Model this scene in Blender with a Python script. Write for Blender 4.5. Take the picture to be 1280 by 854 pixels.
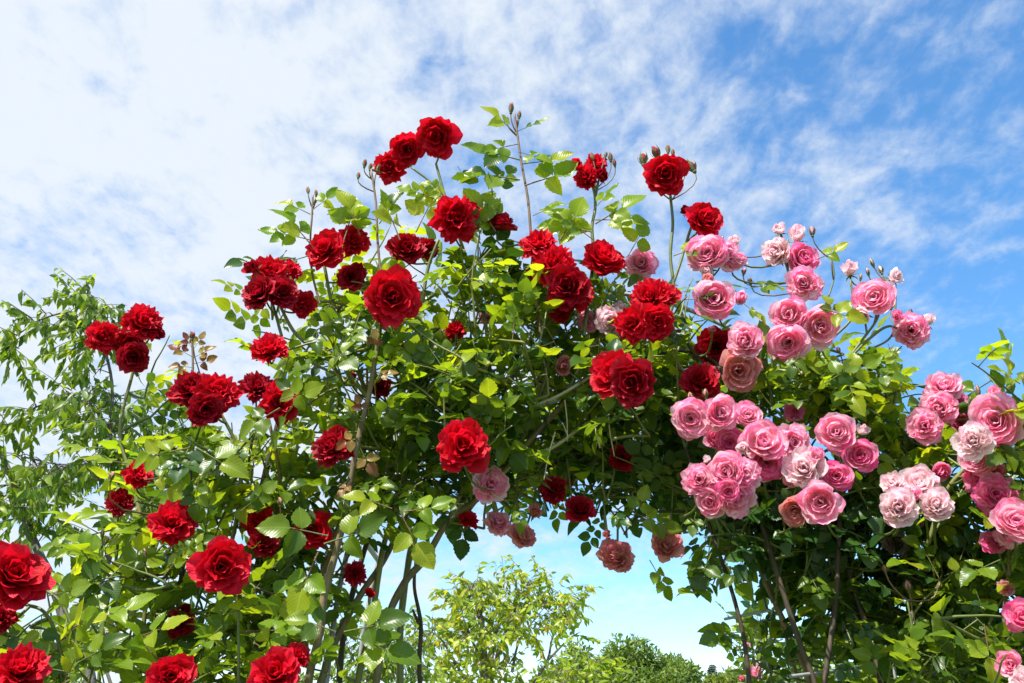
import bpy, math, random
import numpy as np
from mathutils import Vector, Matrix, Quaternion
R = math.radians
random.seed(7); rng = np.random.default_rng(7)
scene = bpy.context.scene
for o in list(bpy.data.objects): bpy.data.objects.remove(o)
col = scene.collection

# ------------------------------------------------------------------ camera
F = 1100.0; PITCH = R(25); CAM = Vector((0, 0, 1.6))
cd = bpy.data.cameras.new('camera'); cam = bpy.data.objects.new('camera', cd); col.objects.link(cam)
cd.sensor_width = 36; cd.lens = 36 * F / 1280; cd.clip_end = 3000; cd.clip_start = 0.05
cam.location = CAM; cam.rotation_euler = (R(90) + PITCH, 0, 0)
scene.camera = cam
# ------------------------------------------------------------------ world
SUN_EL, SUN_AZ = R(60), R(-140)          # azimuth measured from +Y towards +X : behind the camera, to the left
w = bpy.data.worlds.new('World'); scene.world = w; w.use_nodes = True
nt = w.node_tree; N = nt.nodes; L = nt.links; N.clear()
def nd(t, **k):
    n = N.new(t)
    for a, b in k.items(): setattr(n, a, b)
    return n
def vm(op, a, b=None):
    n = nd('ShaderNodeVectorMath', operation=op)
    for i, s in enumerate((a, b)):
        if s is None: continue
        if isinstance(s, (tuple, list)): n.inputs[i].default_value = s
        else: L.new(s, n.inputs[i])
    return n
def mt(op, a, b=None, c=None, clamp=False):
    n = nd('ShaderNodeMath', operation=op, use_clamp=clamp)
    for i, s in enumerate((a, b, c)):
        if s is None: continue
        if isinstance(s, (int, float)): n.inputs[i].default_value = s
        else: L.new(s, n.inputs[i])
    return n.outputs[0]
out = nd('ShaderNodeOutputWorld'); bg = nd('ShaderNodeBackground'); bg.inputs['Strength'].default_value = 0.12
sky = nd('ShaderNodeTexSky', sky_type='NISHITA', sun_disc=False, sun_elevation=SUN_EL, sun_rotation=SUN_AZ)
sky.air_density = 1.0; sky.dust_density = 0.5; sky.ozone_density = 2.0; sky.altitude = 100
tc = nd('ShaderNodeTexCoord'); dirv = tc.outputs['Generated']
sx = nd('ShaderNodeSeparateXYZ'); L.new(dirv, sx.inputs[0])
zc = mt('ADD', mt('MAXIMUM', sx.outputs[2], 0.0), 0.22)
px_ = mt('DIVIDE', sx.outputs[0], zc); py_ = mt('DIVIDE', sx.outputs[1], zc)
cb = nd('ShaderNodeCombineXYZ'); L.new(px_, cb.inputs[0]); L.new(py_, cb.inputs[1])
def noise(vec, scale, detail=4, rough=0.55, dist=0.0, off=(0, 0, 0), sc=(1, 1, 1), rot=0):
    m = nd('ShaderNodeMapping'); m.inputs['Location'].default_value = off; m.inputs['Scale'].default_value = sc
    m.inputs['Rotation'].default_value = (0, 0, rot); L.new(vec, m.inputs[0])
    n = nd('ShaderNodeTexNoise'); n.inputs['Scale'].default_value = scale; n.inputs['Detail'].default_value = detail
    n.inputs['Roughness'].default_value = rough; n.inputs['Distortion'].default_value = dist; L.new(m.outputs[0], n.inputs['Vector'])
    return n.outputs['Fac']
n1 = noise(cb.outputs[0], 1.3, 6, 0.6, 0.5, (3.1, 1.7, 0))
n2 = noise(cb.outputs[0], 9.0, 6, 0.62, 0.25, (1.3, 5.2, 0), (1, 0.8, 1), R(25))
n4 = noise(cb.outputs[0], 24.0, 5, 0.6, 0.3, (4.3, 9.2, 0), (1, 0.7, 1), R(-20))
n3 = noise(cb.outputs[0], 3.6, 6, 0.6, 0.4, (7.3, 2.2, 0), (0.7, 1.2, 1), R(-50))
# the cloud bank thickens towards the left (west) and thins to the right
bank = mt('ADD', mt('MULTIPLY', sx.outputs[0], -1.38), mt('MULTIPLY_ADD', sx.outputs[2], 1.0, -0.74))
cov = mt('ADD', mt('MULTIPLY', n1, 0.9), mt('ADD', mt('MULTIPLY', n2, 2.1), mt('MULTIPLY_ADD', n4, 1.5, mt('MULTIPLY', n3, 1.9))))
cov = mt('ADD', cov, bank)
mask = nd('ShaderNodeMapRange', interpolation_type='SMOOTHSTEP'); L.new(cov, mask.inputs[0])
mask.inputs[1].default_value = 2.1; mask.inputs[2].default_value = 3.7; mask.inputs[3].default_value = 0.05; mask.inputs[4].default_value = 0.97
hsv = nd('ShaderNodeHueSaturation'); hsv.inputs['Saturation'].default_value = 1.32; hsv.inputs['Value'].default_value = 1.2; hsv.inputs['Hue'].default_value = 0.497; L.new(sky.outputs[0], hsv.inputs['Color'])
mx = nd('ShaderNodeMix', data_type='RGBA'); L.new(mask.outputs[0], mx.inputs['Factor']); L.new(hsv.outputs[0], mx.inputs[6])
mx.inputs[7].default_value = (3.72, 4.02, 4.35, 1)
L.new(mx.outputs[2], bg.inputs['Color']); L.new(bg.outputs[0], out.inputs[0])
# ------------------------------------------------------------------ sun
sd = bpy.data.lights.new('sun', 'SUN'); sd.energy = 4.8; sd.angle = R(0.53); sd.color = (1, 0.955, 0.88)
sun = bpy.data.objects.new('sun', sd); col.objects.link(sun)
sdir = Vector((math.sin(SUN_AZ) * math.cos(SUN_EL), math.cos(SUN_AZ) * math.cos(SUN_EL), math.sin(SUN_EL)))
sun.rotation_euler = sdir.to_track_quat('Z', 'Y').to_euler(); sun.location = (0, -3, 8)
vs = scene.view_settings; vs.view_transform = 'Standard'; vs.look = 'None'; vs.exposure = 0.95; vs.gamma = 1
scene.render.engine = 'CYCLES'
scene.cycles.max_bounces = 8; scene.cycles.transmission_bounces = 4; scene.cycles.diffuse_bounces = 4

# ------------------------------------------------------------------ helpers
CP, SP = math.cos(PITCH), math.sin(PITCH)
def ray(x, y):
    a = (x - 640) / F; b = (427 - y) / F
    return Vector((a, CP - b * SP, SP + b * CP))
def at(x, y, Y):                      # the point of the plane Y metres away that is seen at photo pixel x, y
    r = ray(x, y); return CAM + r * (Y / r.y)
def depth(p):                         # axial depth of a point
    d = p - CAM; return d.y * CP + d.z * SP
def px2m(p, px): return px * depth(p) / F
W = {}
def link(o, parent, world):
    col.objects.link(o); W[o] = world
    if parent is not None:
        o.parent = parent; o.matrix_basis = W[parent].inverted() @ world
    else: o.matrix_basis = world
    return o
def obj(name, mesh, parent=None, world=None, mat=None):
    o = bpy.data.objects.new(name, mesh)
    if mat is not None:
        if len(mesh.materials) == 0: mesh.materials.append(mat)
    return link(o, parent, world or Matrix())
def thing(name, label, cat, loc, group=None):
    o = bpy.data.objects.new(name, None); o.empty_display_size = 0.1; link(o, None, Matrix.Translation(loc))
    o['label'] = label; o['category'] = cat
    if group: o['group'] = group
    return o
def mesh_np(name, V, Fq, uv=None, smooth=True, mats=(), midx=None):
    """V (n,3); Fq (m,4) or (m,3)"""
    V = np.asarray(V, dtype=np.float32); Fq = np.asarray(Fq, dtype=np.int32)
    k = Fq.shape[1]; me = bpy.data.meshes.new(name)
    me.vertices.add(len(V)); me.vertices.foreach_set('co', V.ravel())
    me.loops.add(Fq.size); me.loops.foreach_set('vertex_index', Fq.ravel())
    me.polygons.add(len(Fq)); me.polygons.foreach_set('loop_start', np.arange(0, Fq.size, k, dtype=np.int32))
    me.polygons.foreach_set('loop_total', np.full(len(Fq), k, dtype=np.int32))
    me.polygons.foreach_set('use_smooth', np.full(len(Fq), smooth))
    if midx is not None: me.polygons.foreach_set('material_index', np.asarray(midx, dtype=np.int32))
    if uv is not None:
        l = me.uv_layers.new(name='UVMap'); l.data.foreach_set('uv', np.asarray(uv, dtype=np.float32)[Fq.ravel()].ravel())
    for m in mats: me.materials.append(m)
    me.update(calc_edges=True); me.validate()
    return me
class MB:
    def __init__(s): s.V = []; s.F = []; s.U = []; s.M = []; s.n = 0
    def add(s, V, Fq, uv=None, m=0):
        V = np.asarray(V, float); Fq = np.asarray(Fq, int)
        if Fq.shape[1] == 3: Fq = np.hstack([Fq, Fq[:, 2:3]])   # never used with quads meshes that need clean tris
        s.V.append(V); s.F.append(Fq + s.n); s.U.append(np.zeros((len(V), 2)) if uv is None else np.asarray(uv)); s.M.append(np.full(len(Fq), m)); s.n += len(V)
    def mesh(s, name, mats, smooth=True):
        return mesh_np(name, np.vstack(s.V), np.vstack(s.F), np.vstack(s.U), smooth, mats, np.concatenate(s.M))
def catmull(P, step=6):
    P = [Vector(p) for p in P]; Q = [P[0] * 2 - P[1]] + P + [P[-1] * 2 - P[-2]]; o = []
    for i in range(1, len(Q) - 2):
        for k in range(step):
            t = k / step; a, b, c, d = Q[i - 1:i + 3]
            o.append(0.5 * ((2 * b) + (c - a) * t + (2 * a - 5 * b + 4 * c - d) * t * t + (3 * b - a - 3 * c + d) * t ** 3))
    o.append(P[-1]); return o
def tube(mb, P, r0, r1=None, sides=6, m=0, thorns=0, wob=0.0, knots=0.0):
    r1 = r0 if r1 is None else r1; n = len(P); prev = None; V = []; U = []; length = 0
    frames = []
    for i, p in enumerate(P):
        t = (P[min(i + 1, n - 1)] - P[max(i - 1, 0)])
        t = t.normalized() if t.length > 1e-9 else Vector((0, 0, 1))
        if prev is None: a = t.orthogonal().normalized()
        else:
            a = prev - t * prev.dot(t); a = a.normalized() if a.length > 1e-6 else t.orthogonal().normalized()
        prev = a; b = t.cross(a); r = r0 + (r1 - r0) * i / max(n - 1, 1)
        if knots: r *= 1 + random.uniform(-knots, knots)
        if i: length += (p - P[i - 1]).length
        frames.append((p, t, a, b, r))
        for k in range(sides):
            q = 2 * math.pi * k / sides
            V.append(p + (a * math.cos(q) + b * math.sin(q)) * r); U.append((k / sides, length * 10))
    Fq = [(i * sides + k, i * sides + (k + 1) % sides, (i + 1) * sides + (k + 1) % sides, (i + 1) * sides + k) for i in range(n - 1) for k in range(sides)]
    # tip: close with a small quad fan
    c = len(V); V.append(P[-1] + frames[-1][1] * r1 * 0.8); U.append((0.5, length * 10))
    for k in range(0, sides, 2): Fq.append(((n - 1) * sides + k, (n - 1) * sides + (k + 1) % sides, (n - 1) * sides + (k + 2) % sides, c))
    mb.add([tuple(v) for v in V], Fq, U, m)
    for _ in range(thorns):
        p, t, a, b, r = random.choice(frames[1:-1]); q = random.uniform(0, 6.28); d = a * math.cos(q) + b * math.sin(q)
        s = t.cross(d); h = r * 0.75 + 0.0025; bs = p + d * r * 0.7
        tip = bs + d * h * 1.3 - t * h * 0.5; l = h * 0.55
        Vt = [bs + t * l, bs + s * l * 0.5, bs - t * l, bs - s * l * 0.5, tip]
        mb.add([tuple(v) for v in Vt], [(0, 1, 4, 4), (1, 2, 4, 4), (2, 3, 4, 4), (3, 0, 4, 4)], None, m)
# ------------------------------------------------------------------ materials
def newmat(name):
    m = bpy.data.materials.new(name); m.use_nodes = True; m.node_tree.nodes.clear(); return m, m.node_tree
def G(nt, t, ins=None, **k):
    n = nt.nodes.new(t)
    for a, b in k.items(): setattr(n, a, b)
    for a, b in (ins or {}).items():
        if isinstance(b, bpy.types.NodeSocket): nt.links.new(b, n.inputs[a])
        else: n.inputs[a].default_value = b
    return n
def M_(nt, op, a, b=0.0, clamp=False):
    return G(nt, 'ShaderNodeMath', {0: a, 1: b}, operation=op, use_clamp=clamp).outputs[0]
def mixc(nt, f, a, b): return G(nt, 'ShaderNodeMix', {0: f, 6: a, 7: b}, data_type='RGBA').outputs[2]
def ramp(nt, f, stops):
    n = G(nt, 'ShaderNodeValToRGB', {0: f}); e = n.color_ramp.elements
    while len(e) < len(stops): e.new(0.5)
    for i, (p, c) in enumerate(stops): e[i].position = p; e[i].color = (*c, 1)
    return n.outputs[0]
def rnd(nt):
    g = G(nt, 'ShaderNodeNewGeometry'); o = G(nt, 'ShaderNodeObjectInfo')
    return M_(nt, 'FRACT', M_(nt, 'ADD', g.outputs['Random Per Island'], o.outputs['Random'])), g
def leaf_mat(name, stops, trans=0.46, rough=0.33, tgain=(2.25, 2.0, 0.6), veins=True, back=0.25):
    m, nt = newmat(name); r, g = rnd(nt)
    c = ramp(nt, r, stops)
    uvn = G(nt, 'ShaderNodeUVMap'); s = G(nt, 'ShaderNodeSeparateXYZ', {0: uvn.outputs[0]})
    u = M_(nt, 'ABSOLUTE', M_(nt, 'SUBTRACT', s.outputs[0], 0.5)); v = s.outputs[1]
    tcn = G(nt, 'ShaderNodeTexCoord')
    nz = G(nt, 'ShaderNodeTexNoise', {'Vector': tcn.outputs['Object'], 'Scale': 45.0, 'Detail': 3.0})
    c = mixc(nt, M_(nt, 'MULTIPLY', nz.outputs[0], 0.55), c, G(nt, 'ShaderNodeHueSaturation', {'Color': c, 'Value': 0.62, 'Hue': 0.515}).outputs[0])
    spn = G(nt, 'ShaderNodeTexNoise', {'Vector': tcn.outputs['Object'], 'Scale': 9.0, 'Detail': 6.0, 'Roughness': 0.7})
    c = mixc(nt, M_(nt, 'MULTIPLY', M_(nt, 'GREATER_THAN', M_(nt, 'MULTIPLY', spn.outputs[0], M_(nt, 'ADD', 0.75, M_(nt, 'MULTIPLY', r, 0.3))), 0.66), 0.6), c, (0.16, 0.09, 0.03, 1))
    bump_in = nz.outputs[0]
    if veins:
        mid = M_(nt, 'LESS_THAN', u, 0.022)
        ph = M_(nt, 'FRACT', M_(nt, 'SUBTRACT', M_(nt, 'MULTIPLY', v, 9.0), M_(nt, 'MULTIPLY', u, 7.0)))
        side = M_(nt, 'LESS_THAN', M_(nt, 'ABSOLUTE', M_(nt, 'SUBTRACT', ph, 0.5)), 0.07)
        ven = M_(nt, 'MAXIMUM', mid, M_(nt, 'MULTIPLY', side, 0.45))
        c = mixc(nt, M_(nt, 'MULTIPLY', ven, 0.3), c, G(nt, 'ShaderNodeHueSaturation', {'Color': c, 'Value': 1.75, 'Saturation': 0.85}).outputs[0])
        sw = M_(nt, 'ABSOLUTE', M_(nt, 'SUBTRACT', ph, 0.5))
        bump_in = M_(nt, 'ADD', M_(nt, 'MULTIPLY', nz.outputs[0], 0.6), M_(nt, 'MINIMUM', M_(nt, 'MULTIPLY', sw, 2.2), M_(nt, 'MULTIPLY', u, 12.0)))
    cb_ = mixc(nt, M_(nt, 'MULTIPLY', g.outputs['Backfacing'], back), c, (0.20, 0.26, 0.12, 1))
    bmp = G(nt, 'ShaderNodeBump', {'Height': bump_in, 'Strength': 0.13, 'Distance': 0.001})
    pr = G(nt, 'ShaderNodeBsdfPrincipled', {'Base Color': cb_, 'Roughness': rough, 'Normal': bmp.outputs[0], 'Specular IOR Level': 0.42})
    tcg = G(nt, 'ShaderNodeMix', {0: 1.0, 6: c, 7: (*tgain, 1)}, data_type='RGBA', blend_type='MULTIPLY', clamp_result=False).outputs[2]
    tr = G(nt, 'ShaderNodeBsdfTranslucent', {'Color': tcg, 'Normal': bmp.outputs[0]})
    mxs = G(nt, 'ShaderNodeMixShader', {0: trans, 1: pr.outputs[0], 2: tr.outputs[0]})
    G(nt, 'ShaderNodeOutputMaterial', {0: mxs.outputs[0]})
    return m
MAT = {}
MAT['mature'] = leaf_mat('rose_leaf_mature', [(0.0, (0.045, 0.10, 0.010)), (0.35, (0.095, 0.17, 0.011)), (0.75, (0.17, 0.255, 0.013)), (1.0, (0.25, 0.32, 0.015))])
MAT['dark'] = leaf_mat('rose_leaf_dark_shaded', [(0.0, (0.02, 0.06, 0.012)), (0.5, (0.03, 0.085, 0.012)), (1.0, (0.06, 0.13, 0.016))], trans=0.3)  # darkest leaf tone; also puts the canopy's shade into the leaf colour
MAT['young'] = leaf_mat('rose_leaf_young', [(0.0, (0.15, 0.27, 0.012)), (0.5, (0.27, 0.38, 0.015)), (1.0, (0.40, 0.44, 0.02))], trans=0.56, tgain=(1.7, 1.6, 0.5))
MAT['bronze'] = leaf_mat('rose_leaf_bronze', [(0.0, (0.20, 0.05, 0.03)), (0.5, (0.26, 0.12, 0.035)), (1.0, (0.30, 0.22, 0.04))], trans=0.4, tgain=(1.5, 1.2, 0.8))
MAT['cherry'] = leaf_mat('cherry_leaf', [(0.0, (0.07, 0.15, 0.018)), (0.6, (0.16, 0.26, 0.028)), (1.0, (0.30, 0.38, 0.045))], trans=0.5, rough=0.42, veins=False)
MAT['pear'] = leaf_mat('pear_leaf', [(0.0, (0.13, 0.23, 0.02)), (0.5, (0.29, 0.39, 0.03)), (0.93, (0.44, 0.49, 0.04)), (1.0, (0.42, 0.25, 0.06))], trans=0.4, veins=False)
MAT['lime'] = leaf_mat('lime_leaf', [(0.0, (0.16, 0.26, 0.02)), (1.0, (0.34, 0.42, 0.03))], trans=0.45, veins=False)
MAT['far'] = leaf_mat('far_leaf', [(0.0, (0.07, 0.14, 0.02)), (0.6, (0.14, 0.22, 0.03)), (1.0, (0.22, 0.30, 0.04))], trans=0.3, veins=False, rough=0.6)
MAT['farlime'] = leaf_mat('far_lime_leaf', [(0.0, (0.10, 0.17, 0.03)), (1.0, (0.22, 0.28, 0.045))], trans=0.35, veins=False, rough=0.6)
MAT['needle'] = leaf_mat('spruce_needle', [(0.0, (0.03, 0.055, 0.035)), (1.0, (0.05, 0.085, 0.05))], trans=0.15, veins=False, rough=0.7)
def bark_mat(name, a, b, sc=60.0, rough=0.7, stretch=0.15):
    m, nt = newmat(name); t = G(nt, 'ShaderNodeTexCoord')
    mp = G(nt, 'ShaderNodeMapping', {0: t.outputs['Object'], 'Scale': (1, 1, stretch + 0.3)})
    n = G(nt, 'ShaderNodeTexNoise', {'Vector': mp.outputs[0], 'Scale': sc, 'Detail': 5.0, 'Roughness': 0.65})
    c = ramp(nt, n.outputs[0], [(0.3, a), (0.68, b)])
    bm = G(nt, 'ShaderNodeBump', {'Height': n.outputs[0], 'Strength': 0.6, 'Distance': 0.003})
    p = G(nt, 'ShaderNodeBsdfPrincipled', {'Base Color': c, 'Roughness': rough, 'Normal': bm.outputs[0]})
    G(nt, 'ShaderNodeOutputMaterial', {0: p.outputs[0]}); return m
MAT['cane'] = bark_mat('cane_brown', (0.10, 0.075, 0.035), (0.24, 0.18, 0.09), 50)
MAT['canegreen'] = bark_mat('cane_green', (0.10, 0.13, 0.03), (0.24, 0.22, 0.06), 30, 0.5)
MAT['canedark'] = bark_mat('cane_dark', (0.03, 0.024, 0.014), (0.085, 0.058, 0.032), 50)
MAT['canepale'] = bark_mat('cane_pale', (0.32, 0.28, 0.14), (0.55, 0.5, 0.3), 30)
MAT['stem'] = bark_mat('stem_green', (0.07, 0.11, 0.02), (0.15, 0.17, 0.04), 40, 0.5)
MAT['stemred'] = bark_mat('stem_reddish', (0.12, 0.05, 0.03), (0.2, 0.13, 0.05), 40, 0.5)
MAT['bark'] = bark_mat('tree_bark', (0.07, 0.06, 0.05), (0.2, 0.17, 0.14), 25)
MAT['steel'] = bark_mat('galvanised_steel', (0.24, 0.25, 0.26), (0.38, 0.39, 0.40), 90, 0.4)
def petal_mat(name, base, mid, tip, edge, trans, sheen=0.3, spec=0.3, rough=0.5, tg=(1.2, 1.0, 1.0)):
    m, nt = newmat(name); r, g = rnd(nt)
    s = G(nt, 'ShaderNodeSeparateXYZ', {0: G(nt, 'ShaderNodeUVMap').outputs[0]})
    t = G(nt, 'ShaderNodeTexCoord')
    nz = G(nt, 'ShaderNodeTexNoise', {'Vector': t.outputs['Object'], 'Scale': 3.0, 'Detail': 4.0})
    fv = M_(nt, 'ADD', s.outputs[1], M_(nt, 'MULTIPLY', M_(nt, 'SUBTRACT', nz.outputs[0], 0.5), 0.55))
    fv = M_(nt, 'ADD', fv, M_(nt, 'MULTIPLY', M_(nt, 'SUBTRACT', r, 0.5), 0.5), True)
    c = ramp(nt, fv, [(0.05, base), (0.5, mid), (0.85, tip), (1.0, edge)])
    c = G(nt, 'ShaderNodeHueSaturation', {'Color': c, 'Value': M_(nt, 'ADD', 0.86, M_(nt, 'MULTIPLY', r, 0.24))}).outputs[0]
    st = G(nt, 'ShaderNodeTexNoise', {'Vector': G(nt, 'ShaderNodeMapping', {0: G(nt, 'ShaderNodeUVMap').outputs[0], 'Scale': (26, 2.2, 1)}).outputs[0], 'Scale': 1.0, 'Detail': 3.0})
    bm = G(nt, 'ShaderNodeBump', {'Height': st.outputs[0], 'Strength': 0.35, 'Distance': 0.02})
    p = G(nt, 'ShaderNodeBsdfPrincipled', {'Base Color': c, 'Roughness': rough, 'Normal': bm.outputs[0], 'Sheen Weight': sheen, 'Specular IOR Level': spec})
    p.inputs['Sheen Tint'].default_value = (*tip, 1)
    tcg = G(nt, 'ShaderNodeMix', {0: 1.0, 6: c, 7: (*tg, 1)}, data_type='RGBA', blend_type='MULTIPLY', clamp_result=False).outputs[2]
    tr = G(nt, 'ShaderNodeBsdfTranslucent', {'Color': tcg, 'Normal': bm.outputs[0]})
    G(nt, 'ShaderNodeOutputMaterial', {0: G(nt, 'ShaderNodeMixShader', {0: trans, 1: p.outputs[0], 2: tr.outputs[0]}).outputs[0]})
    return m
MAT['red'] = petal_mat('petal_red', (0.38, 0.0, 0.006), (0.62, 0.002, 0.012), (0.76, 0.005, 0.024), (0.80, 0.010, 0.045), 0.28, 0.1)
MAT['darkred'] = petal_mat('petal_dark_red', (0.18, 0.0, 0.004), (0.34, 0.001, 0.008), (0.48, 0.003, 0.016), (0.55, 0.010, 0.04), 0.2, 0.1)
MAT['pink0'] = petal_mat('petal_pale_pink', (0.95, 0.64, 0.56), (0.97, 0.78, 0.80), (0.98, 0.91, 0.92), (0.95, 0.62, 0.74), 0.45, 0.0, 0.15, tg=(1.2, 1.05, 1.05))
MAT['pink1'] = petal_mat('petal_pink', (0.95, 0.48, 0.50), (0.95, 0.42, 0.60), (0.98, 0.75, 0.84), (0.93, 0.33, 0.56), 0.45, 0.0, 0.15, tg=(1.3, 1.05, 1.1))
MAT['pink2'] = petal_mat('petal_deep_pink', (0.91, 0.34, 0.44), (0.91, 0.20, 0.44), (0.95, 0.46, 0.65), (0.89, 0.14, 0.42), 0.42, 0.0, 0.15)
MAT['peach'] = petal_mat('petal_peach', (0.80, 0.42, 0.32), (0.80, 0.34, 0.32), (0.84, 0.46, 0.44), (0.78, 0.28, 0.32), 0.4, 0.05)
# ------------------------------------------------------------------ leaf meshes
def leaflet_arrays(rows, cols, width=0.62, fold=0.16, droop=0.22, tip=1.0, wave=0.0, seed=0):
    """unit leaflet along +Y, normal +Z"""
    rr = random.Random(seed); V = []; U = []
    us = np.linspace(-1, 1, cols)
    for i in range(rows + 1):
        v = i / rows; wv = (math.sin(math.pi * min(1, v ** 0.82)) ** 0.75) * (1 - 0.25 * v) * tip
        if i == 0: wv = 0.03
        if i == rows: wv = 0.0
        z0 = -droop * v * v
        for u in us:
            jag = 1 + ((0.06 * (1 if i % 2 else -1) + rr.uniform(-.03, .03)) if abs(u) > 0.9 and 0 < i < rows and rows > 7 else 0)
            V.append((u * wv * width / 2 * 1.1 * jag, v - abs(u) * 0.03 * (v > 0.2), z0 + fold * abs(u) * wv * width + wave * math.sin(v * 9 + u * 3 + seed) * abs(u)))
            U.append((0.5 + u * 0.5 * max(wv, 0.05), v))
    Fq = []; c = cols
    for i in range(rows):
        for k in range(cols - 1):
            a = i * c + k
            Fq.append((a, a + 1, a + c + 1, a + c))
    return np.array(V), np.array(Fq), np.array(U)
HI = [leaflet_arrays(13, 5, 0.74, 0.15, 0.20, wave=0.02, seed=1), leaflet_arrays(13, 5, 0.72, 0.24, 0.32, wave=0.03, seed=2),
      leaflet_arrays(13, 5, 0.80, 0.08, 0.12, wave=0.035, seed=3), leaflet_arrays(13, 5, 0.72, 0.18, -0.12, wave=0.03, seed=4)]
LO = [leaflet_arrays(5, 3, 0.74, 0.2, 0.22, wave=0.02, seed=5), leaflet_arrays(5, 3, 0.78, 0.12, 0.1, wave=0.02, seed=6)]
SLIM = [leaflet_arrays(3, 3, 0.42, 0.25, 0.35, seed=7), leaflet_arrays(3, 3, 0.38, 0.1, 0.2, seed=8)]
_lm = {}
def leaflet_mesh(var, mat, bank=None):
    k = (var, mat, id(bank))
    if k not in _lm:
        V, Fq, U = (bank or HI)[var]; _lm[k] = mesh_np('leaflet', V, Fq, U, True, (MAT[mat],))
    return _lm[k]
# compound rose leaf: list of (matrix, scale) for leaflets ; unit = terminal leaflet length
def compound(n=5, seed=0):
    rr = random.Random(seed); L_ = []
    pairs = (n - 1) // 2; Lr = 0.55 + 0.55 * pairs
    def mk(pos, ang, roll, sc, pit):
        return Matrix.Translation(pos) @ Matrix.Rotation(ang, 4, 'Z') @ Matrix.Rotation(pit, 4, 'X') @ Matrix.Rotation(roll, 4, 'Y') @ Matrix.Scale(sc, 4)
    def rz(t): return -0.10 * (t * Lr) ** 1.6 * 0.5
    L_.append(mk(Vector((0, Lr, rz(1))), rr.uniform(-.2, .2), rr.uniform(-.3, .3), 1.0, rr.uniform(-.35, .1)))
    for p in range(pairs):
        t = 1 - (p * 0.55 + 0.32) / Lr
        for s in (-1, 1):
            L_.append(mk(Vector((s * 0.04, Lr * t, rz(t))), -s * R(rr.uniform(50, 75)), s * rr.uniform(-.1, .45), rr.uniform(0.72, 0.95) - 0.08 * p, rr.uniform(-.35, .15)))
    path = [Vector((0, Lr * t, rz(t))) for t in (0, .25, .5, .75, 1)]
    return L_, path
COMP = [compound(5, s) for s in range(5)] + [compound(3, 20), compound(7, 21)]
_rm = {}
def rachis_mesh(ci, young):
    k = (ci, young)
    if k not in _rm:
        mb = MB(); tube(mb, COMP[ci][1], 0.028, 0.014, 4)
        _rm[k] = mb.mesh('leaf_rachis', (MAT['stemred' if young else 'stem'],))
    return _rm[k]
def frame(pos, ydir, zup, scale):
    y = ydir.normalized(); x = y.cross(zup)
    if x.length < 1e-4: x = y.orthogonal()
    x.normalize(); z = x.cross(y)
    M = Matrix(((x.x, y.x, z.x, pos.x), (x.y, y.y, z.y, pos.y), (x.z, y.z, z.z, pos.z), (0, 0, 0, 1)))
    return M @ Matrix.Scale(scale, 4)
def rv(s=1.0): return Vector((random.gauss(0, 1), random.gauss(0, 1), random.gauss(0, 1))) * s
# stuff leaf accumulator
class Stuff:
    def __init__(s): s.d = {}
    def add(s, mat, tri, M):
        s.d.setdefault((mat, tri), []).append(np.array(M))
    def build(s, name, parent, banks, label=None):
        mb = {}; mats = []
        Vs = []; Fs = []; Us = []; Ms = []; n = 0
        for (mat, tri), Ml in s.d.items():
            V, Fq, U = banks[tri]; A = np.stack(Ml); k = len(A)
            Vh = np.hstack([V, np.ones((len(V), 1))]); X = np.einsum('kij,vj->kvi', A, Vh)[:, :, :3].reshape(-1, 3)
            FF = (Fq[None] + (np.arange(k) * len(V))[:, None, None]).reshape(-1, 4) + n
            if mat not in mats: mats.append(mat)
            Vs.append(X); Fs.append(FF); Us.append(np.tile(U, (k, 1))); Ms.append(np.full(len(FF), mats.index(mat))); n += len(X)
        if not Vs: return None
        b = np.array(W[parent].translation)
        me = mesh_np(name, np.vstack(Vs) - b, np.vstack(Fs), np.vstack(Us), True, [MAT[m] for m in mats], np.concatenate(Ms))
        o = obj(name, me, parent, Matrix.Translation(W[parent].translation)); o['kind'] = 'stuff'
        if label: o['label'] = label
        return o
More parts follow.
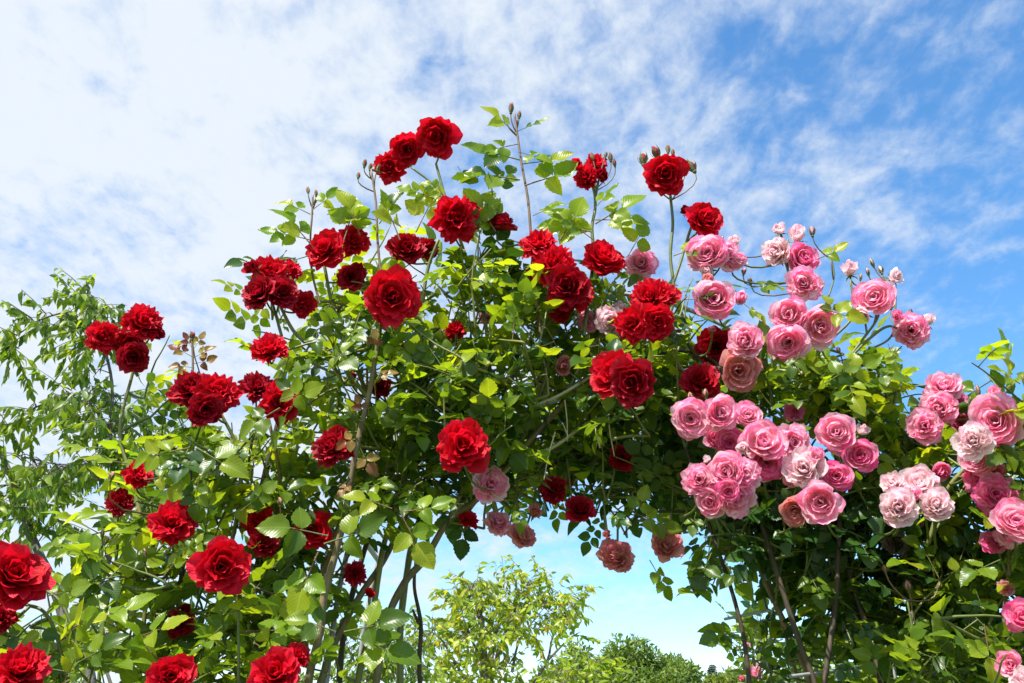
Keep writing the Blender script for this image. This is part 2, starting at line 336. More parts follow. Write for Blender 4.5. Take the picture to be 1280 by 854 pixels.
# ------------------------------------------------------------------ rose blooms
def petal_arrays(tip_a, Rt, zt, wid, curl, base, bulge, ruff, seed, nv=8, nu=9, rnd_=(.24, 2.6)):
    """one petal in the bloom's frame (+Z = the way the flower looks), azimuth 0 = +X. radius of bloom = 1"""
    rr = random.Random(seed)
    P0 = Vector((0.04, 0, base)); T = Vector((Rt * math.sin(tip_a), 0, zt * math.cos(tip_a) + (0.0 if tip_a < 1.4 else -0.12)))
    mid = (P0 + T) / 2; dr = (T - P0); nrm = Vector((dr.z, 0, -dr.x)).normalized()
    C = mid + nrm * bulge * dr.length
    ph = [rr.uniform(0, 6.28) for _ in range(5)]; V = []; U = []; notch = rr.uniform(0.0, 0.06)
    for i in range(nv):
        v = i / (nv - 1)
        for k in range(nu):
            u = -1 + 2 * k / (nu - 1)
            ve = v * (1 - rnd_[0] * abs(u) ** rnd_[1] * v) * (1 - notch * math.exp(-(u * 4) ** 2) * v)
            p = P0 * (1 - ve) ** 2 + C * 2 * ve * (1 - ve) + T * ve * ve
            t = (C - P0) * 2 * (1 - ve) + (T - C) * 2 * ve; t = t.normalized(); n = Vector((t.z, 0, -t.x))   # n points outward
            wv = wid * (math.sin(min(1.0, 0.10 + ve * 0.95) * math.pi * 0.56) ** 0.9) * (1 - 0.28 * max(0, ve - 0.8) / 0.2)
            if i == nv - 1: wv *= 0.93
            lat = u * wv
            inward = -0.50 * u * u * wv * (1 - 0.5 * max(0, ve - 0.55) * 2)        # cup across
            q = p + n * inward + Vector((0, lat, 0))
            e = max(0.0, ve - 0.55) / 0.45
            q = q + n * (curl * e * e * (0.6 + 0.4 * u * u))                           # edge rolls outward
            q = q + n * ruff * e * (math.sin(u * 3.6 + ph[0]) + 0.5 * math.sin(u * 7.0 + ph[1])) + t * ruff * 0.7 * e * math.sin(u * 5.5 + ph[2])
            q = q + n * ruff * 0.4 * math.sin(ve * 7 + ph[3] + u * 2) * abs(u)
            V.append(tuple(q)); U.append((0.5 + 0.5 * u, v))
    Fq = [(i * nu + k, i * nu + k + 1, (i + 1) * nu + k + 1, (i + 1) * nu + k) for i in range(nv - 1) for k in range(nu - 1)]
    return np.array(V), np.array(Fq), np.array(U)
# styles: rings = (count, tip angle deg, tip radius, tip height, half width, curl, bulge, ruffle)
STY = {
 'red': dict(core=[(4, 10, .45, .42, .18, .05, .10, .05), (5, 24, .62, .50, .26, .07, .14, .055), (6, 36, .78, .52, .33, .10, .18, .06)],
             outer=[(7, 50, .90, .52, .42, .13, .20, .055), (8, 66, .98, .48, .47, .15, .20, .06), (8, 88, 1.0, .38, .50, .14, .18, .06)], base=-0.42, jit=10, rnd=(.15, 4.5)),
 'ragged': dict(core=[(5, 14, .50, .45, .19, .06, .06, .075), (6, 30, .70, .54, .25, .10, .10, .085), (7, 44, .84, .54, .30, .12, .12, .09)],
             outer=[(7, 57, .94, .52, .34, .16, .14, .10), (8, 76, 1.0, .42, .37, .16, .14, .10), (7, 100, .98, .32, .38, .10, .12, .11)], base=-0.42, jit=14, rnd=(.13, 5)),
 'cup': dict(core=[(4, 20, .40, .24, .22, .02, .16, .045), (5, 32, .56, .30, .28, .03, .24, .045), (5, 42, .70, .36, .36, .04, .30, .03)],
             outer=[(5, 52, .86, .52, .52, .06, .36, .025), (5, 64, .97, .58, .62, .08, .38, .03), (6, 80, 1.02, .55, .62, .13, .32, .04)], base=-0.50, jit=15),
 'full': dict(core=[(5, 18, .44, .44, .20, .03, .12, .05), (6, 30, .62, .50, .27, .05, .18, .055), (7, 44, .78, .52, .32, .06, .22, .06)],
             outer=[(7, 55, .90, .54, .40, .08, .26, .06), (7, 70, .99, .50, .46, .11, .26, .06), (6, 90, 1.0, .42, .52, .12, .24, .06)], base=-0.48, jit=14),
 'half': dict(core=[(4, 5, .30, .75, .22, .02, .12, .01), (4, 12, .42, .78, .30, .05, .18, .012)],
             outer=[(4, 24, .62, .74, .42, .12, .26, .02), (5, 42, .80, .66, .48, .18, .28, .03)], base=-0.5, jit=6),
}
_bloom = {}
def bloom_template(style, var, mat):
    key = (style, var, mat)
    if key in _bloom: return _bloom[key]
    S = STY[style]; rr = random.Random(hash(style) % 1 + var * 31 + len(style) * 7)
    mb = MB(); off = rr.uniform(0, 6)
    for ri, (n, a, Rt, zt, wd, cu, bu, rf) in enumerate(S['core']):
        for k in range(n):
            V, Fq, U = petal_arrays(R(a + rr.uniform(-1, 1) * S['jit']), Rt * rr.uniform(.8, 1.1), zt * rr.uniform(.8, 1.2), wd * rr.uniform(.85, 1.15), cu, S['base'], bu * rr.uniform(.5, 1.4), rf, rr.random(), 6, 5, S.get('rnd', (.24, 2.6)))
            q = off + 2 * math.pi * (k + rr.uniform(-.22, .22)) / n; c, s = math.cos(q), math.sin(q)
            V = V @ np.array([[c, s, 0], [-s, c, 0], [0, 0, 1]]); mb.add(V, Fq, U)
        off += 0.7
    core = mb.mesh('flower_heart', (MAT[mat],))
    outer = []
    for ri, (n, a, Rt, zt, wd, cu, bu, rf) in enumerate(S['outer']):
        ms = [mesh_np('petal', *petal_arrays(R(a + rr.uniform(-.6, .6) * S['jit']), Rt * rr.uniform(.9, 1.06), zt, wd * rr.uniform(.9, 1.1), cu * rr.uniform(.6, 1.4), S['base'], bu, rf, rr.random(), 8, 9, S.get('rnd', (.24, 2.6))), True, (MAT[mat],)) for _ in range(2)]
        for k in range(n):
            q = off + 2 * math.pi * (k + rr.uniform(-.25, .25)) / n
            if ri == 2 and rr.random() < 0.12: continue
            outer.append((ms[k % 2], q, rr.uniform(-.16, .14), rr.uniform(.88, 1.08), rr.uniform(-.2, .2)))
        off += 0.6
    _bloom[key] = (core, outer); return _bloom[key]
def calyx_mesh():
    mb = MB(); n = 8
    prof = [(0.02, -0.72), (0.07, -0.68), (0.12, -0.58), (0.12, -0.48), (0.07, -0.40)]
    V = [(r * math.cos(2 * math.pi * k / n), r * math.sin(2 * math.pi * k / n), z) for r, z in prof for k in range(n)]
    Fq = [(i * n + k, i * n + (k + 1) % n, (i + 1) * n + (k + 1) % n, (i + 1) * n + k) for i in range(len(prof) - 1) for k in range(n)]
    mb.add(V, Fq)
    for k in range(5):
        q = k * 2 * math.pi / 5; c, s = math.cos(q), math.sin(q); pts = []
        for i, (r, z, w_) in enumerate([(.08, -.44, .07), (.3, -.52, .09), (.52, -.50, .06), (.72, -.62, .01)]):
            for u in (-1, 0, 1): pts.append((r * c - u * w_ * s, r * s + u * w_ * c, z + abs(u) * 0.03))
        mb.add(pts, [(i * 3 + j, i * 3 + j + 1, i * 3 + j + 4, i * 3 + j + 3) for i in range(3) for j in range(2)])
    return mb.mesh('calyx', (MAT['stem'],))
CALYX = calyx_mesh()
def bud_mesh(mat, opened):
    mb = MB(); n = 10; k = 1.0 if opened else 0.8
    prof = [(0.0, -1.0), (0.16, -0.95), (0.25, -0.78), (0.22, -0.58), (0.30, -0.4), (0.42 * k, -0.1), (0.44 * k, 0.2), (0.34 * k, 0.55), (0.16, 0.82), (0.02, 0.98)]
    V = [(r * (1 + 0.10 * math.sin(3 * (2 * math.pi * j / n) + z * 4)) * math.cos(2 * math.pi * j / n + z), r * math.sin(2 * math.pi * j / n + z), z) for r, z in prof for j in range(n)]
    for i in range(len(prof) - 1):
        mb.add(V[i * n:(i + 2) * n], [(j, (j + 1) % n, n + (j + 1) % n, n + j) for j in range(n)], [(j / n, 0.5) for j in range(2 * n)], 0 if i < 4 else 1)
    for q5 in range(5):
        q = q5 * 2 * math.pi / 5; c, s = math.cos(q), math.sin(q); pts = []; o_ = 0.16 if opened else 0.03
        for (r, z, w_) in [(.26, -.55, .17), (.42 * k + .03 + o_ * .3, -.1, .2), (.44 * k + .02 + o_, .25, .13), (.25 + o_ * 1.8, .85 - o_, .04), (.12 + o_ * 2.2, 1.2 - o_, .008)]:
            for u in (-1, 0, 1): pts.append((r * c - u * w_ * s, r * s + u * w_ * c, z))
        mb.add(pts, [(i * 3 + j, i * 3 + j + 1, i * 3 + j + 4, i * 3 + j + 3) for i in range(4) for j in range(2)], None, 0)
    return mb.mesh('bud', (MAT['stem'], MAT[mat]))
BUDM = {(m, o): bud_mesh(m, o) for m in ('red', 'darkred', 'pink1', 'pink0', 'peach') for o in (0, 1)}
# ------------------------------------------------------------------ plant class
GUARD = []
def blocked(q, m=0.0):                 # an open bloom pushes the shoots away from its face
    for c, rad in GUARD:
        t = (CAM - c).normalized(); k = (q - c).dot(t)
        if -0.01 < k < 0.4 and ((q - c) - t * k).length < rad * 0.95 + m: return True
    return False
class Plant:
    def __init__(s, name, label, cat, base, group=None, cap=300, dens=1.1, lsize=0.037):
        s.dens = dens; s.lsize = lsize; s.todo = []; s.root = thing(name, label, cat, base, group); s.base = Vector(base); s.hubs = []; s.leaves = []; s.simple = []; s.tw = MB(); s.cap = cap
    def cane(s, pts, r, r1=None, mat='cane', thorns=10, hub=True, name='cane', sides=8, step=6, knots=0.06):
        P = catmull(pts, step); o0 = P[0]; mb = MB()
        tube(mb, [p - o0 for p in P], r, r1 if r1 else r * 0.7, sides, 0, thorns, knots=knots)
        if hub: s.hubs += P[::2]
        return obj(name, mb.mesh(name, (MAT[mat],)), s.root, Matrix.Translation(o0))
    def cpx(s, pts, Y, rpx, mat='cane', thorns=10, r1=None, **k):
        """cane through photo pixels; Y a number or a pair (start, end)"""
        Ya, Yb = (Y, Y) if not isinstance(Y, tuple) else Y; n = len(pts)
        P = [at(x, y, Ya + (Yb - Ya) * i / (n - 1)) for i, (x, y) in enumerate(pts)]
        return s.cane(P, px2m(P[0], rpx), px2m(P[-1], r1 or rpx * 0.6), mat, thorns, **k)
    def nearest(s, p, maxd=0.5, below=0.0):
        best = None; bd = maxd
        for h in s.hubs:
            e = (h - p).length; d = e + 0.7 * max(0.0, h.z - p.z + below) + 0.35 * max(0.0, p.y - h.y)
            if 0.03 < e and d < bd: bd = d; best = h
        return best
    def twig(s, a, b, r0, r1, sag=None, mat=0):
        m = (a + b) / 2 + (sag or rv(0.12 * (a - b).length * 0.5)); P = [a * (1 - t) ** 2 + m * 2 * t * (1 - t) + b * t * t for t in (0, .2, .4, .6, .8, 1)]
        o = b; tube(s.tw, [p - s.base for p in P], r0, r1, 5, mat)
        return P
    def stem_obj(s, P, r0, r1, mat='stem'):
        mb = MB(); o0 = P[0]; tube(mb, [p - o0 for p in P], r0, r1, 6, 0, 3)
        return obj('stem', mb.mesh('stem', (MAT[mat],)), s.root, Matrix.Translation(o0))
    def leaf(s, pos, d, up, size, mat, ci=None, pri=0.0):
        s.leaves.append((pos, d, up, size, mat, random.choice((0, 1, 2, 3, 4, 0, 1, 5, 6)) if ci is None else ci, pri))
    def shoot(s, p, d, length, mat, size=0.045, step=0.036, bare=0.15):
        n = 7; P = [p]; q = p.copy(); dd = d.normalized()
        for i in range(n):
            dd = (dd + rv(0.10) + Vector((0, 0, -0.05))).normalized(); q = q + dd * length / n; P.append(q)
        tube(s.tw, [x - s.base for x in P], 0.0022, 0.0010, 5, 0)
        nl = max(2, int(length * (1 - bare) / step)); az = random.uniform(0, 6.28)
        for i in range(nl):
            t = bare + (1 - bare) * (i + 0.6) / nl; k = min(n - 1, int(t * n)); pos = P[k].lerp(P[k + 1], t * n - k)
            td = (P[k + 1] - P[k]).normalized(); a = td.orthogonal().normalized(); b = td.cross(a); az += 2.4
            out_ = a * math.cos(az) + b * math.sin(az)
            ld = (out_ + td * 0.55 + Vector((0, 0, -0.15)) + rv(0.12)).normalized()
            up = (Vector((0, -0.25, 1)) + rv(0.42)).normalized()
            s.leaf(pos, ld, up, size * random.uniform(0.65, 1.15), mat(t) if callable(mat) else mat)
        s.hubs.append(P[3]); return P
    def region(s, *a, **k): s.todo.append((a, k))
    def grow(s, cx, cy, rx, ry, Y, n, mix, size=None, up=0.8, conn=True):
        """n shoots spread through an ellipsoid of foliage seen around photo pixel cx, cy"""
        Y0, Y1 = Y; size = size or s.lsize; n = int(n * s.dens * 1.2 + random.random())
        for _ in range(n):
            while True:
                a, b, c = random.uniform(-1, 1), random.uniform(-1, 1), random.uniform(-1, 1)
                if a * a + b * b + c * c * 0.4 < 1: break
            p = at(cx + a * rx, cy + b * ry, (Y0 + Y1) / 2 + c * (Y1 - Y0) / 2)
            if blocked(p, .012): continue
            d = Vector((a * 0.6, -0.35 - 0.3 * random.random(), up * random.uniform(-0.1, 1.2))) + rv(0.45)
            ln = random.uniform(0.09, 0.2) * size / 0.042; p0 = p - d.normalized() * ln * 0.5; p1 = p + d.normalized() * ln * 0.5
            if blocked(p0) or blocked(p1) or blocked((p + p1) / 2) or blocked((p + p0) / 2): continue
            h = s.nearest(p0, 0.36)
            if h is None: continue
            m = random.choices(list(mix.keys()), list(mix.values()))[0]
            P = s.shoot(p0, d, ln, m, size * random.uniform(0.8, 1.15), step=0.034 * size / 0.042)
            if conn:
                if h is not None and random.random() < 0.92 and not any(blocked(h.lerp(p0, k_)) for k_ in (0, .25, .5, .75)): s.twig(h, p0, 0.0030, 0.0022)
    def finish(s, tmat='stem', label=None):
        for a_, k_ in s.todo: s.grow(*a_, **k_)
        # the leaves that show largest become objects, the rest one mass
        def vis(l):
            p = l[0]; r = p - CAM; d = depth(p)
            x = 640 + F * r.x / d; y = 427 - F * (-r.y * SP + r.z * CP) / d
            inside = -20 < x < 1300 and -20 < y < 874
            return (l[6] + (2.0 if inside else 0) + l[3] / d * 12 - (d - 1.2) * 1.2)
        def clear(l):
            q = l[0] + l[1] * l[3] * 0.9
            for c, rad in GUARD:
                t = (CAM - c).normalized(); k = (q - c).dot(t)
                if -0.01 < k < 0.4 and ((q - c) - t * k).length < rad * (0.75 if l[6] > 1 else 1.12) + l[3] * (0.0 if l[6] > 1 else .45): return random.random() < 0.05
            return True
        s.leaves = [l for l in s.leaves if clear(l)]
        s.leaves.sort(key=vis, reverse=True); st = Stuff()
        for i, (pos, d, up, size, mat, ci, pri) in enumerate(s.leaves):
            M = frame(pos, d, up, size); Ls, path = COMP[ci]
            if i < s.cap:
                o = obj('leaf', rachis_mesh(ci, mat in ('young', 'bronze')), s.root, M)
                for j, LM in enumerate(Ls): obj('leaflet', leaflet_mesh((i + j) % 4, mat), o, M @ LM)
            else:
                for j, LM in enumerate(Ls): st.add(mat, (i + j) % 2, M @ LM)
        st.build('foliage', s.root, LO)
        if s.tw.n:
            me = s.tw.mesh('twigs', (MAT[tmat],)); o = obj('twigs', me, s.root, Matrix.Translation(s.base)); o['kind'] = 'stuff'
    def flower(s, x, y, dpx, Y, face=None, style='red', mat='red', stem=True, label=None, det=True):
        c = at(x, y, Y); rad = px2m(c, dpx) / 2 * (0.96 if 'red' in mat else 1.06)
        if face is None: face = (random.uniform(-.35, .35), random.uniform(-.05, .55))
        face = (face[0] + random.uniform(-.22, .22), face[1] + random.uniform(-.15, .25)); tocam = (CAM - c).normalized(); rt = Vector((1, 0, 0)); fd = (tocam + rt * face[0] + Vector((0, 0, 1)) * face[1]).normalized()
        roll = random.uniform(0, 6.28); var = random.randrange(4)
        M = Matrix.Translation(c - fd * rad * 0.1) @ fd.to_track_quat('Z', 'Y').to_matrix().to_4x4() @ Matrix.Rotation(roll, 4, 'Z') @ Matrix.Diagonal((rad, rad * random.uniform(.9, 1.0), rad * random.uniform(.85, 1.05), 1))
        GUARD.append((c.copy(), rad))
        core, outer = bloom_template(style, var, mat)
        fl = obj('flower', core, s.root, M)
        if label: fl['label'] = label
        for me, q, tilt, sc, tw_ in outer:
            obj('petal', me, fl, M @ Matrix.Rotation(q, 4, 'Z') @ Matrix.Translation((0, 0, -.42)) @ Matrix.Rotation(tilt, 4, 'Y') @ Matrix.Rotation(tw_, 4, 'X') @ Matrix.Scale(sc, 4) @ Matrix.Translation((0, 0, .42)))
        obj('calyx', CALYX, fl, M)
        if stem:
            a = M @ Vector((0, 0, -0.6)); h = s.nearest(a, 0.35 if (y < 300 or x > 1030 or x < 700) and y < 560 else 0.11, 0.03)
            if y > 590 and 560 < x < 860: h = at(x + random.uniform(-18, 30), y - random.uniform(40, 60), Y + 0.03)
            if isinstance(stem, tuple): h = at(stem[0], stem[1], Y + 0.02)
            if h is None: h = a - fd * 0.07 + Vector((random.uniform(-.03, .03), 0.04, random.uniform(-.05, .01)))
            ctrl = a + (-fd * 0.5 + Vector((0, 0.05, -0.6))) * (h - a).length * 0.6
            P = [a * (1 - t) ** 2 + ctrl * 2 * t * (1 - t) + h * t * t for t in (0, .14, .28, .42, .56, .7, .85, 1)]
            s.stem_obj(P, 0.0014, 0.0020)
        return M
    def bud(s, x, y, lpx, Y, mat='red', opened=0, ang=None, root=None):
        c = at(x, y, Y); hl = px2m(c, lpx) / 2
        d = Vector((random.uniform(-.4, .4), random.uniform(-.3, .2), 1)).normalized() if ang is None else Vector((math.sin(ang), -0.15, math.cos(ang))).normalized()
        M = Matrix.Translation(c) @ d.to_track_quat('Z', 'Y').to_matrix().to_4x4() @ Matrix.Scale(hl, 4)
        obj('bud', BUDM[(mat, opened)], s.root, M)
        a = M @ Vector((0, 0, -.95)); h = at(root[0], root[1], Y + 0.01) if root else s.nearest(a, 0.2, 0.01)
        if h is None: h = a + Vector((random.uniform(-.01, .01), 0.02, -0.05))
        ctrl = a - d * (h - a).length * 0.45
        P = [a * (1 - t) ** 2 + ctrl * 2 * t * (1 - t) + h * t * t for t in (0, .25, .5, .75, 1)]
        s.stem_obj(P, 0.0010, 0.0014, 'stemred')
    def lf(s, x, y, ang, lpx, Y, mat='young', ci=5, tilt=None):
        """a hand placed leaf: base at pixel x, y, pointing ang degrees (0 = right, 90 = up in the picture)"""
        p = at(x, y, Y); a = R(ang)
        d = Vector((math.cos(a), random.uniform(-.35, .1), math.sin(a)))
        sz = px2m(p, lpx) / (1.65 if Y > 1.3 else 2.1) / (1 if ci == 5 else 1.4)
        up = Vector((0, -1.0, 0.45)) + rv(0.3) if tilt is None else Vector(tilt)
        s.leaf(p, d, up, sz, mat, ci, 5.0)
# ================================================================== THE PLACE
# ---- ground
def ground():
    m, nt = newmat('grass_ground'); t = G(nt, 'ShaderNodeTexCoord')
    n = G(nt, 'ShaderNodeTexNoise', {'Vector': t.outputs['Object'], 'Scale': 0.8, 'Detail': 8.0, 'Roughness': 0.7})
    n2 = G(nt, 'ShaderNodeTexNoise', {'Vector': t.outputs['Object'], 'Scale': 25.0, 'Detail': 5.0})
    c = mixc(nt, n.outputs[0], (0.035, 0.075, 0.015, 1), (0.10, 0.13, 0.035, 1))
    bm = G(nt, 'ShaderNodeBump', {'Height': n2.outputs[0], 'Strength': 0.8, 'Distance': 0.03})
    p = G(nt, 'ShaderNodeBsdfPrincipled', {'Base Color': c, 'Roughness': 0.9, 'Normal': bm.outputs[0]})
    G(nt, 'ShaderNodeOutputMaterial', {0: p.outputs[0]})
    S = 1500; k = 24; xs = np.sign(np.linspace(-1, 1, k)) * np.abs(np.linspace(-1, 1, k)) ** 3 * S
    V = [(x, y, 0) for y in xs for x in xs]; Fq = [(j * k + i, j * k + i + 1, (j + 1) * k + i + 1, (j + 1) * k + i) for j in range(k - 1) for i in range(k - 1)]
    o = obj('ground', mesh_np('ground', V, Fq, None, False, (m,))); o['kind'] = 'structure'
ground()
# ---- metal rose arch: two hoops joined by rungs
arch = thing('rose_arch', 'slim galvanised steel rose arch buried in the climbing roses, only short bars showing', 'arch', (0.1, 1.65, 0))
def bar(name, P, r=0.006, sides=8, step=8):
    P = catmull(P, step) if len(P) > 2 else P; mb = MB(); o0 = P[0]; tube(mb, [p - o0 for p in P], r, r, sides)
    obj(name, mb.mesh(name, (MAT['steel'],)), arch, Matrix.Translation(o0))
def hoop(Y):
    return [Vector((-0.30, Y, 0)), Vector((-0.30, Y, 1.4)), Vector((-0.27, Y, 1.95)), Vector((-0.12, Y, 2.24)), Vector((0.22, Y, 2.40)), Vector((0.56, Y, 2.20)), Vector((0.68, Y, 1.85)), Vector((0.70, Y, 1.4)), Vector((0.70, Y, 0))]
for Y in (1.5, 1.8): bar('hoop', hoop(Y), 0.0045)
for z in (0.3, 0.7, 1.1, 1.45): bar('rung', [Vector((-0.30, 1.5, z)), Vector((-0.30, 1.8, z))], 0.005)
for z in (0.3, 0.7, 1.1): bar('rung', [Vector((0.70, 1.5, z)), Vector((0.70, 1.8, z))], 0.005)
for x, z in ((-0.27, 1.95), (0.56, 2.20), (0.68, 1.85)): bar('rung', [Vector((x, 1.5, z)), Vector((x, 1.8, z))], 0.005)
bar('cross_bar', [at(906, 774, 1.62), at(962, 763, 1.5)], 0.0026)
bar('cross_bar', [at(985, 846, 1.34), at(1092, 833, 1.46)], 0.0026)
bar('cross_bar', [at(650, 516, 1.46), at(700, 498, 1.42)], 0.0055)
bar('upright_bar', [at(1118, 833, 1.36), at(1121, 905, 1.36)], 0.0026)

# ---- red climbing rose: main plant of the arch
A = Plant('climbing_rose', 'tall red climbing rose arching from the left foot over the middle of the picture', 'climbing rose', (-0.2, 1.5, 0), 'climbing roses on the arch')
gA = [(392, 950), (385, 860), (400, 790), (405, 745), (420, 690), (432, 640), (440, 590), (450, 540), (462, 490), (470, 440)]
A.cpx(gA, (1.32, 1.3), 6.0, 'cane', 26, 3)
A.cpx([(452, 960), (470, 854), (482, 780), (506, 728), (532, 698), (560, 652), (596, 624), (645, 570), (700, 510), (760, 455), (830, 420)], (1.48, 1.42), 5.5, 'cane', 26, 3)
A.cpx([(494, 960), (500, 854), (500, 790), (508, 720), (520, 662), (545, 612), (590, 562), (650, 520), (730, 478), (800, 470)], (1.55, 1.5), 5.0, 'canegreen', 24, 3)
A.cpx([(440, 960), (447, 854), (463, 790), (470, 740), (480, 680), (500, 620), (512, 560), (520, 470), (532, 350), (548, 300)], (1.5, 1.4), 5.0, 'canegreen', 22, 2)
A.cpx([(526, 870), (524, 830), (526, 780), (518, 735), (520, 700)], (1.58, 1.5), 3.2, 'canedark', 14)
A.cpx([(524, 780), (519, 770), (516, 762)], 1.53, 2.2, 'canedark', 0)
A.cpx([(395, 870), (420, 800), (450, 745), (480, 700), (505, 650), (530, 600)], (1.44, 1.5), 5.0, 'cane', 16)
A.cpx([(425, 950), (424, 854), (432, 780), (452, 700), (470, 640), (482, 560), (500, 480)], (1.6, 1.55), 4.5, 'canedark', 16)
A.cpx([(370, 880), (352, 790), (330, 722), (318, 660), (330, 600), (350, 520)], (1.5, 1.42), 6, 'canedark', 14)
A.cpx([(362, 850), (366, 800), (385, 752), (410, 700), (430, 640)], (1.46, 1.4), 5.5, 'cane', 14)
A.cpx([(560, 652), (600, 560), (612, 480), (606, 400), (585, 330), (572, 290)], (1.44, 1.4), 3.2, 'canegreen', 12, 2)
A.cpx([(645, 570), (680, 480), (690, 420), (700, 370)], (1.45, 1.4), 3, 'canegreen', 10, 2)
A.cpx([(700, 510), (742, 430), (790, 400), (810, 375)], (1.43, 1.4), 3, 'canegreen', 10, 2)
A.cpx([(480, 560), (450, 470), (420, 400), (405, 330)], (1.46, 1.38), 3, 'canegreen', 10, 2)
A.cpx([(462, 500), (420, 450), (372, 420), (345, 372)], (1.36, 1.34), 3, 'canegreen', 10, 2)
A.cpx([(700, 500), (780, 455), (850, 440), (890, 450), (910, 480)], (1.5, 1.4), 3, 'canedark', 10, 2)
A.cpx([(595, 625), (650, 600), (720, 570), (790, 560)], (1.55, 1.7), 3, 'canedark', 8, 2)
A.cpx([(620, 600), (648, 575), (690, 560), (740, 525)], (1.4, 1.45), 3.2, 'canepale', 6, 2)
A.cpx([(612, 545), (662, 512), (700, 494), (740, 470)], (1.38, 1.4), 2.6, 'canepale', 6, 2)
for a_, b_ in (((706, 500), (709, 552)), ((694, 540), (680, 600)), ((710, 545), (704, 530)), ((760, 510), (768, 570)), ((660, 505), (672, 480)), ((585, 588), (626, 625)), ((750, 560), (745, 520))):
    A.cpx([a_, ((a_[0] + b_[0]) / 2 + random.uniform(-3, 3), (a_[1] + b_[1]) / 2), b_], 1.36, 1.1, 'canepale', 0, name='dry_stalk', sides=5)
# flowering stems that stand clear of the foliage
A.cpx([(570, 290), (556, 245), (545, 205)], 1.36, 2, 'stem', 4, 1.6)
A.cpx([(556, 245), (535, 225), (515, 210)], 1.36, 1.6, 'stem', 2, 1.3)
A.cpx([(486, 400), (476, 340), (472, 300), (470, 255), (464, 212)], 1.36, 1.8, 'stemred', 3, 1.2)
A.cpx([(400, 380), (390, 340), (388, 300), (390, 270), (391, 244)], 1.36, 1.6, 'stemred', 2, 1.1)
A.cpx([(676, 420), (668, 350), (664, 300), (660, 250), (652, 205), (647, 170), (643, 142)], 1.36, 2.1, 'stemred', 5, 1.2)
A.cpx([(730, 420), (736, 370), (742, 320), (740, 285), (744, 260), (743, 230)], 1.38, 2.3, 'stem', 3, 1.8)
A.cpx([(822, 430), (842, 375), (838, 320), (841, 280), (838, 245)], 1.38, 2.3, 'stem', 4, 1.8)
A.cpx([(815, 430), (836, 370), (850, 330), (862, 290), (872, 265)], 1.38, 2.0, 'stem', 3, 1.6)
A.cpx([(352, 420), (345, 395), (338, 370)], 1.33, 2.0, 'stem', 2, 1.6)

MX = {'mature': .56, 'young': .38, 'dark': .06}; MY = {'mature': .35, 'young': .65}; MD = {'dark': .65, 'mature': .35}; MM = {'mature': .62, 'dark': .30, 'young': .10}  # MD: mostly dark leaves, shade under the canopy painted into their colour
NEAR = (1.28, 1.5)
for reg in [
    (385, 360, 55, 45, NEAR, 9, MX), (440, 345, 70, 40, NEAR, 10, MY), (500, 420, 110, 75, NEAR, 30, MX), (560, 320, 60, 40, NEAR, 10, MY),
    (610, 360, 75, 70, NEAR, 24, MX), (620, 450, 120, 70, NEAR, 34, MX), (700, 430, 90, 80, NEAR, 24, MX), (760, 400, 70, 60, NEAR, 13, MX),
    (560, 510, 130, 60, NEAR, 26, MX), (460, 470, 90, 70, NEAR, 17, MX), (400, 430, 50, 60, NEAR, 9, MX), (780, 470, 80, 70, (1.35, 1.7), 22, MM), (840, 430, 60, 60, (1.32, 1.6), 15, MM),
    (690, 270, 60, 15, NEAR, 1, MY), (600, 260, 45, 20, NEAR, 2, MY),
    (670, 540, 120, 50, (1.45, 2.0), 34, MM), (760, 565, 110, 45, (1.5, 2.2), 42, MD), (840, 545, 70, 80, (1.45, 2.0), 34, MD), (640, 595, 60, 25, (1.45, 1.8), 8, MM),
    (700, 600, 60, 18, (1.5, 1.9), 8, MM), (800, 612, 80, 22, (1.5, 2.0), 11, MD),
    (450, 570, 90, 50, (1.35, 1.6), 15, MX), (400, 630, 80, 50, (1.3, 1.55), 10, MX), (500, 600, 50, 35, (1.4, 1.6), 7, MM), (450, 690, 40, 40, (1.35, 1.55), 3, MX), (420, 790, 40, 40, (1.35, 1.6), 2, MX),
    (560, 590, 55, 28, (1.4, 1.6), 6, MM)]: A.region(*reg)
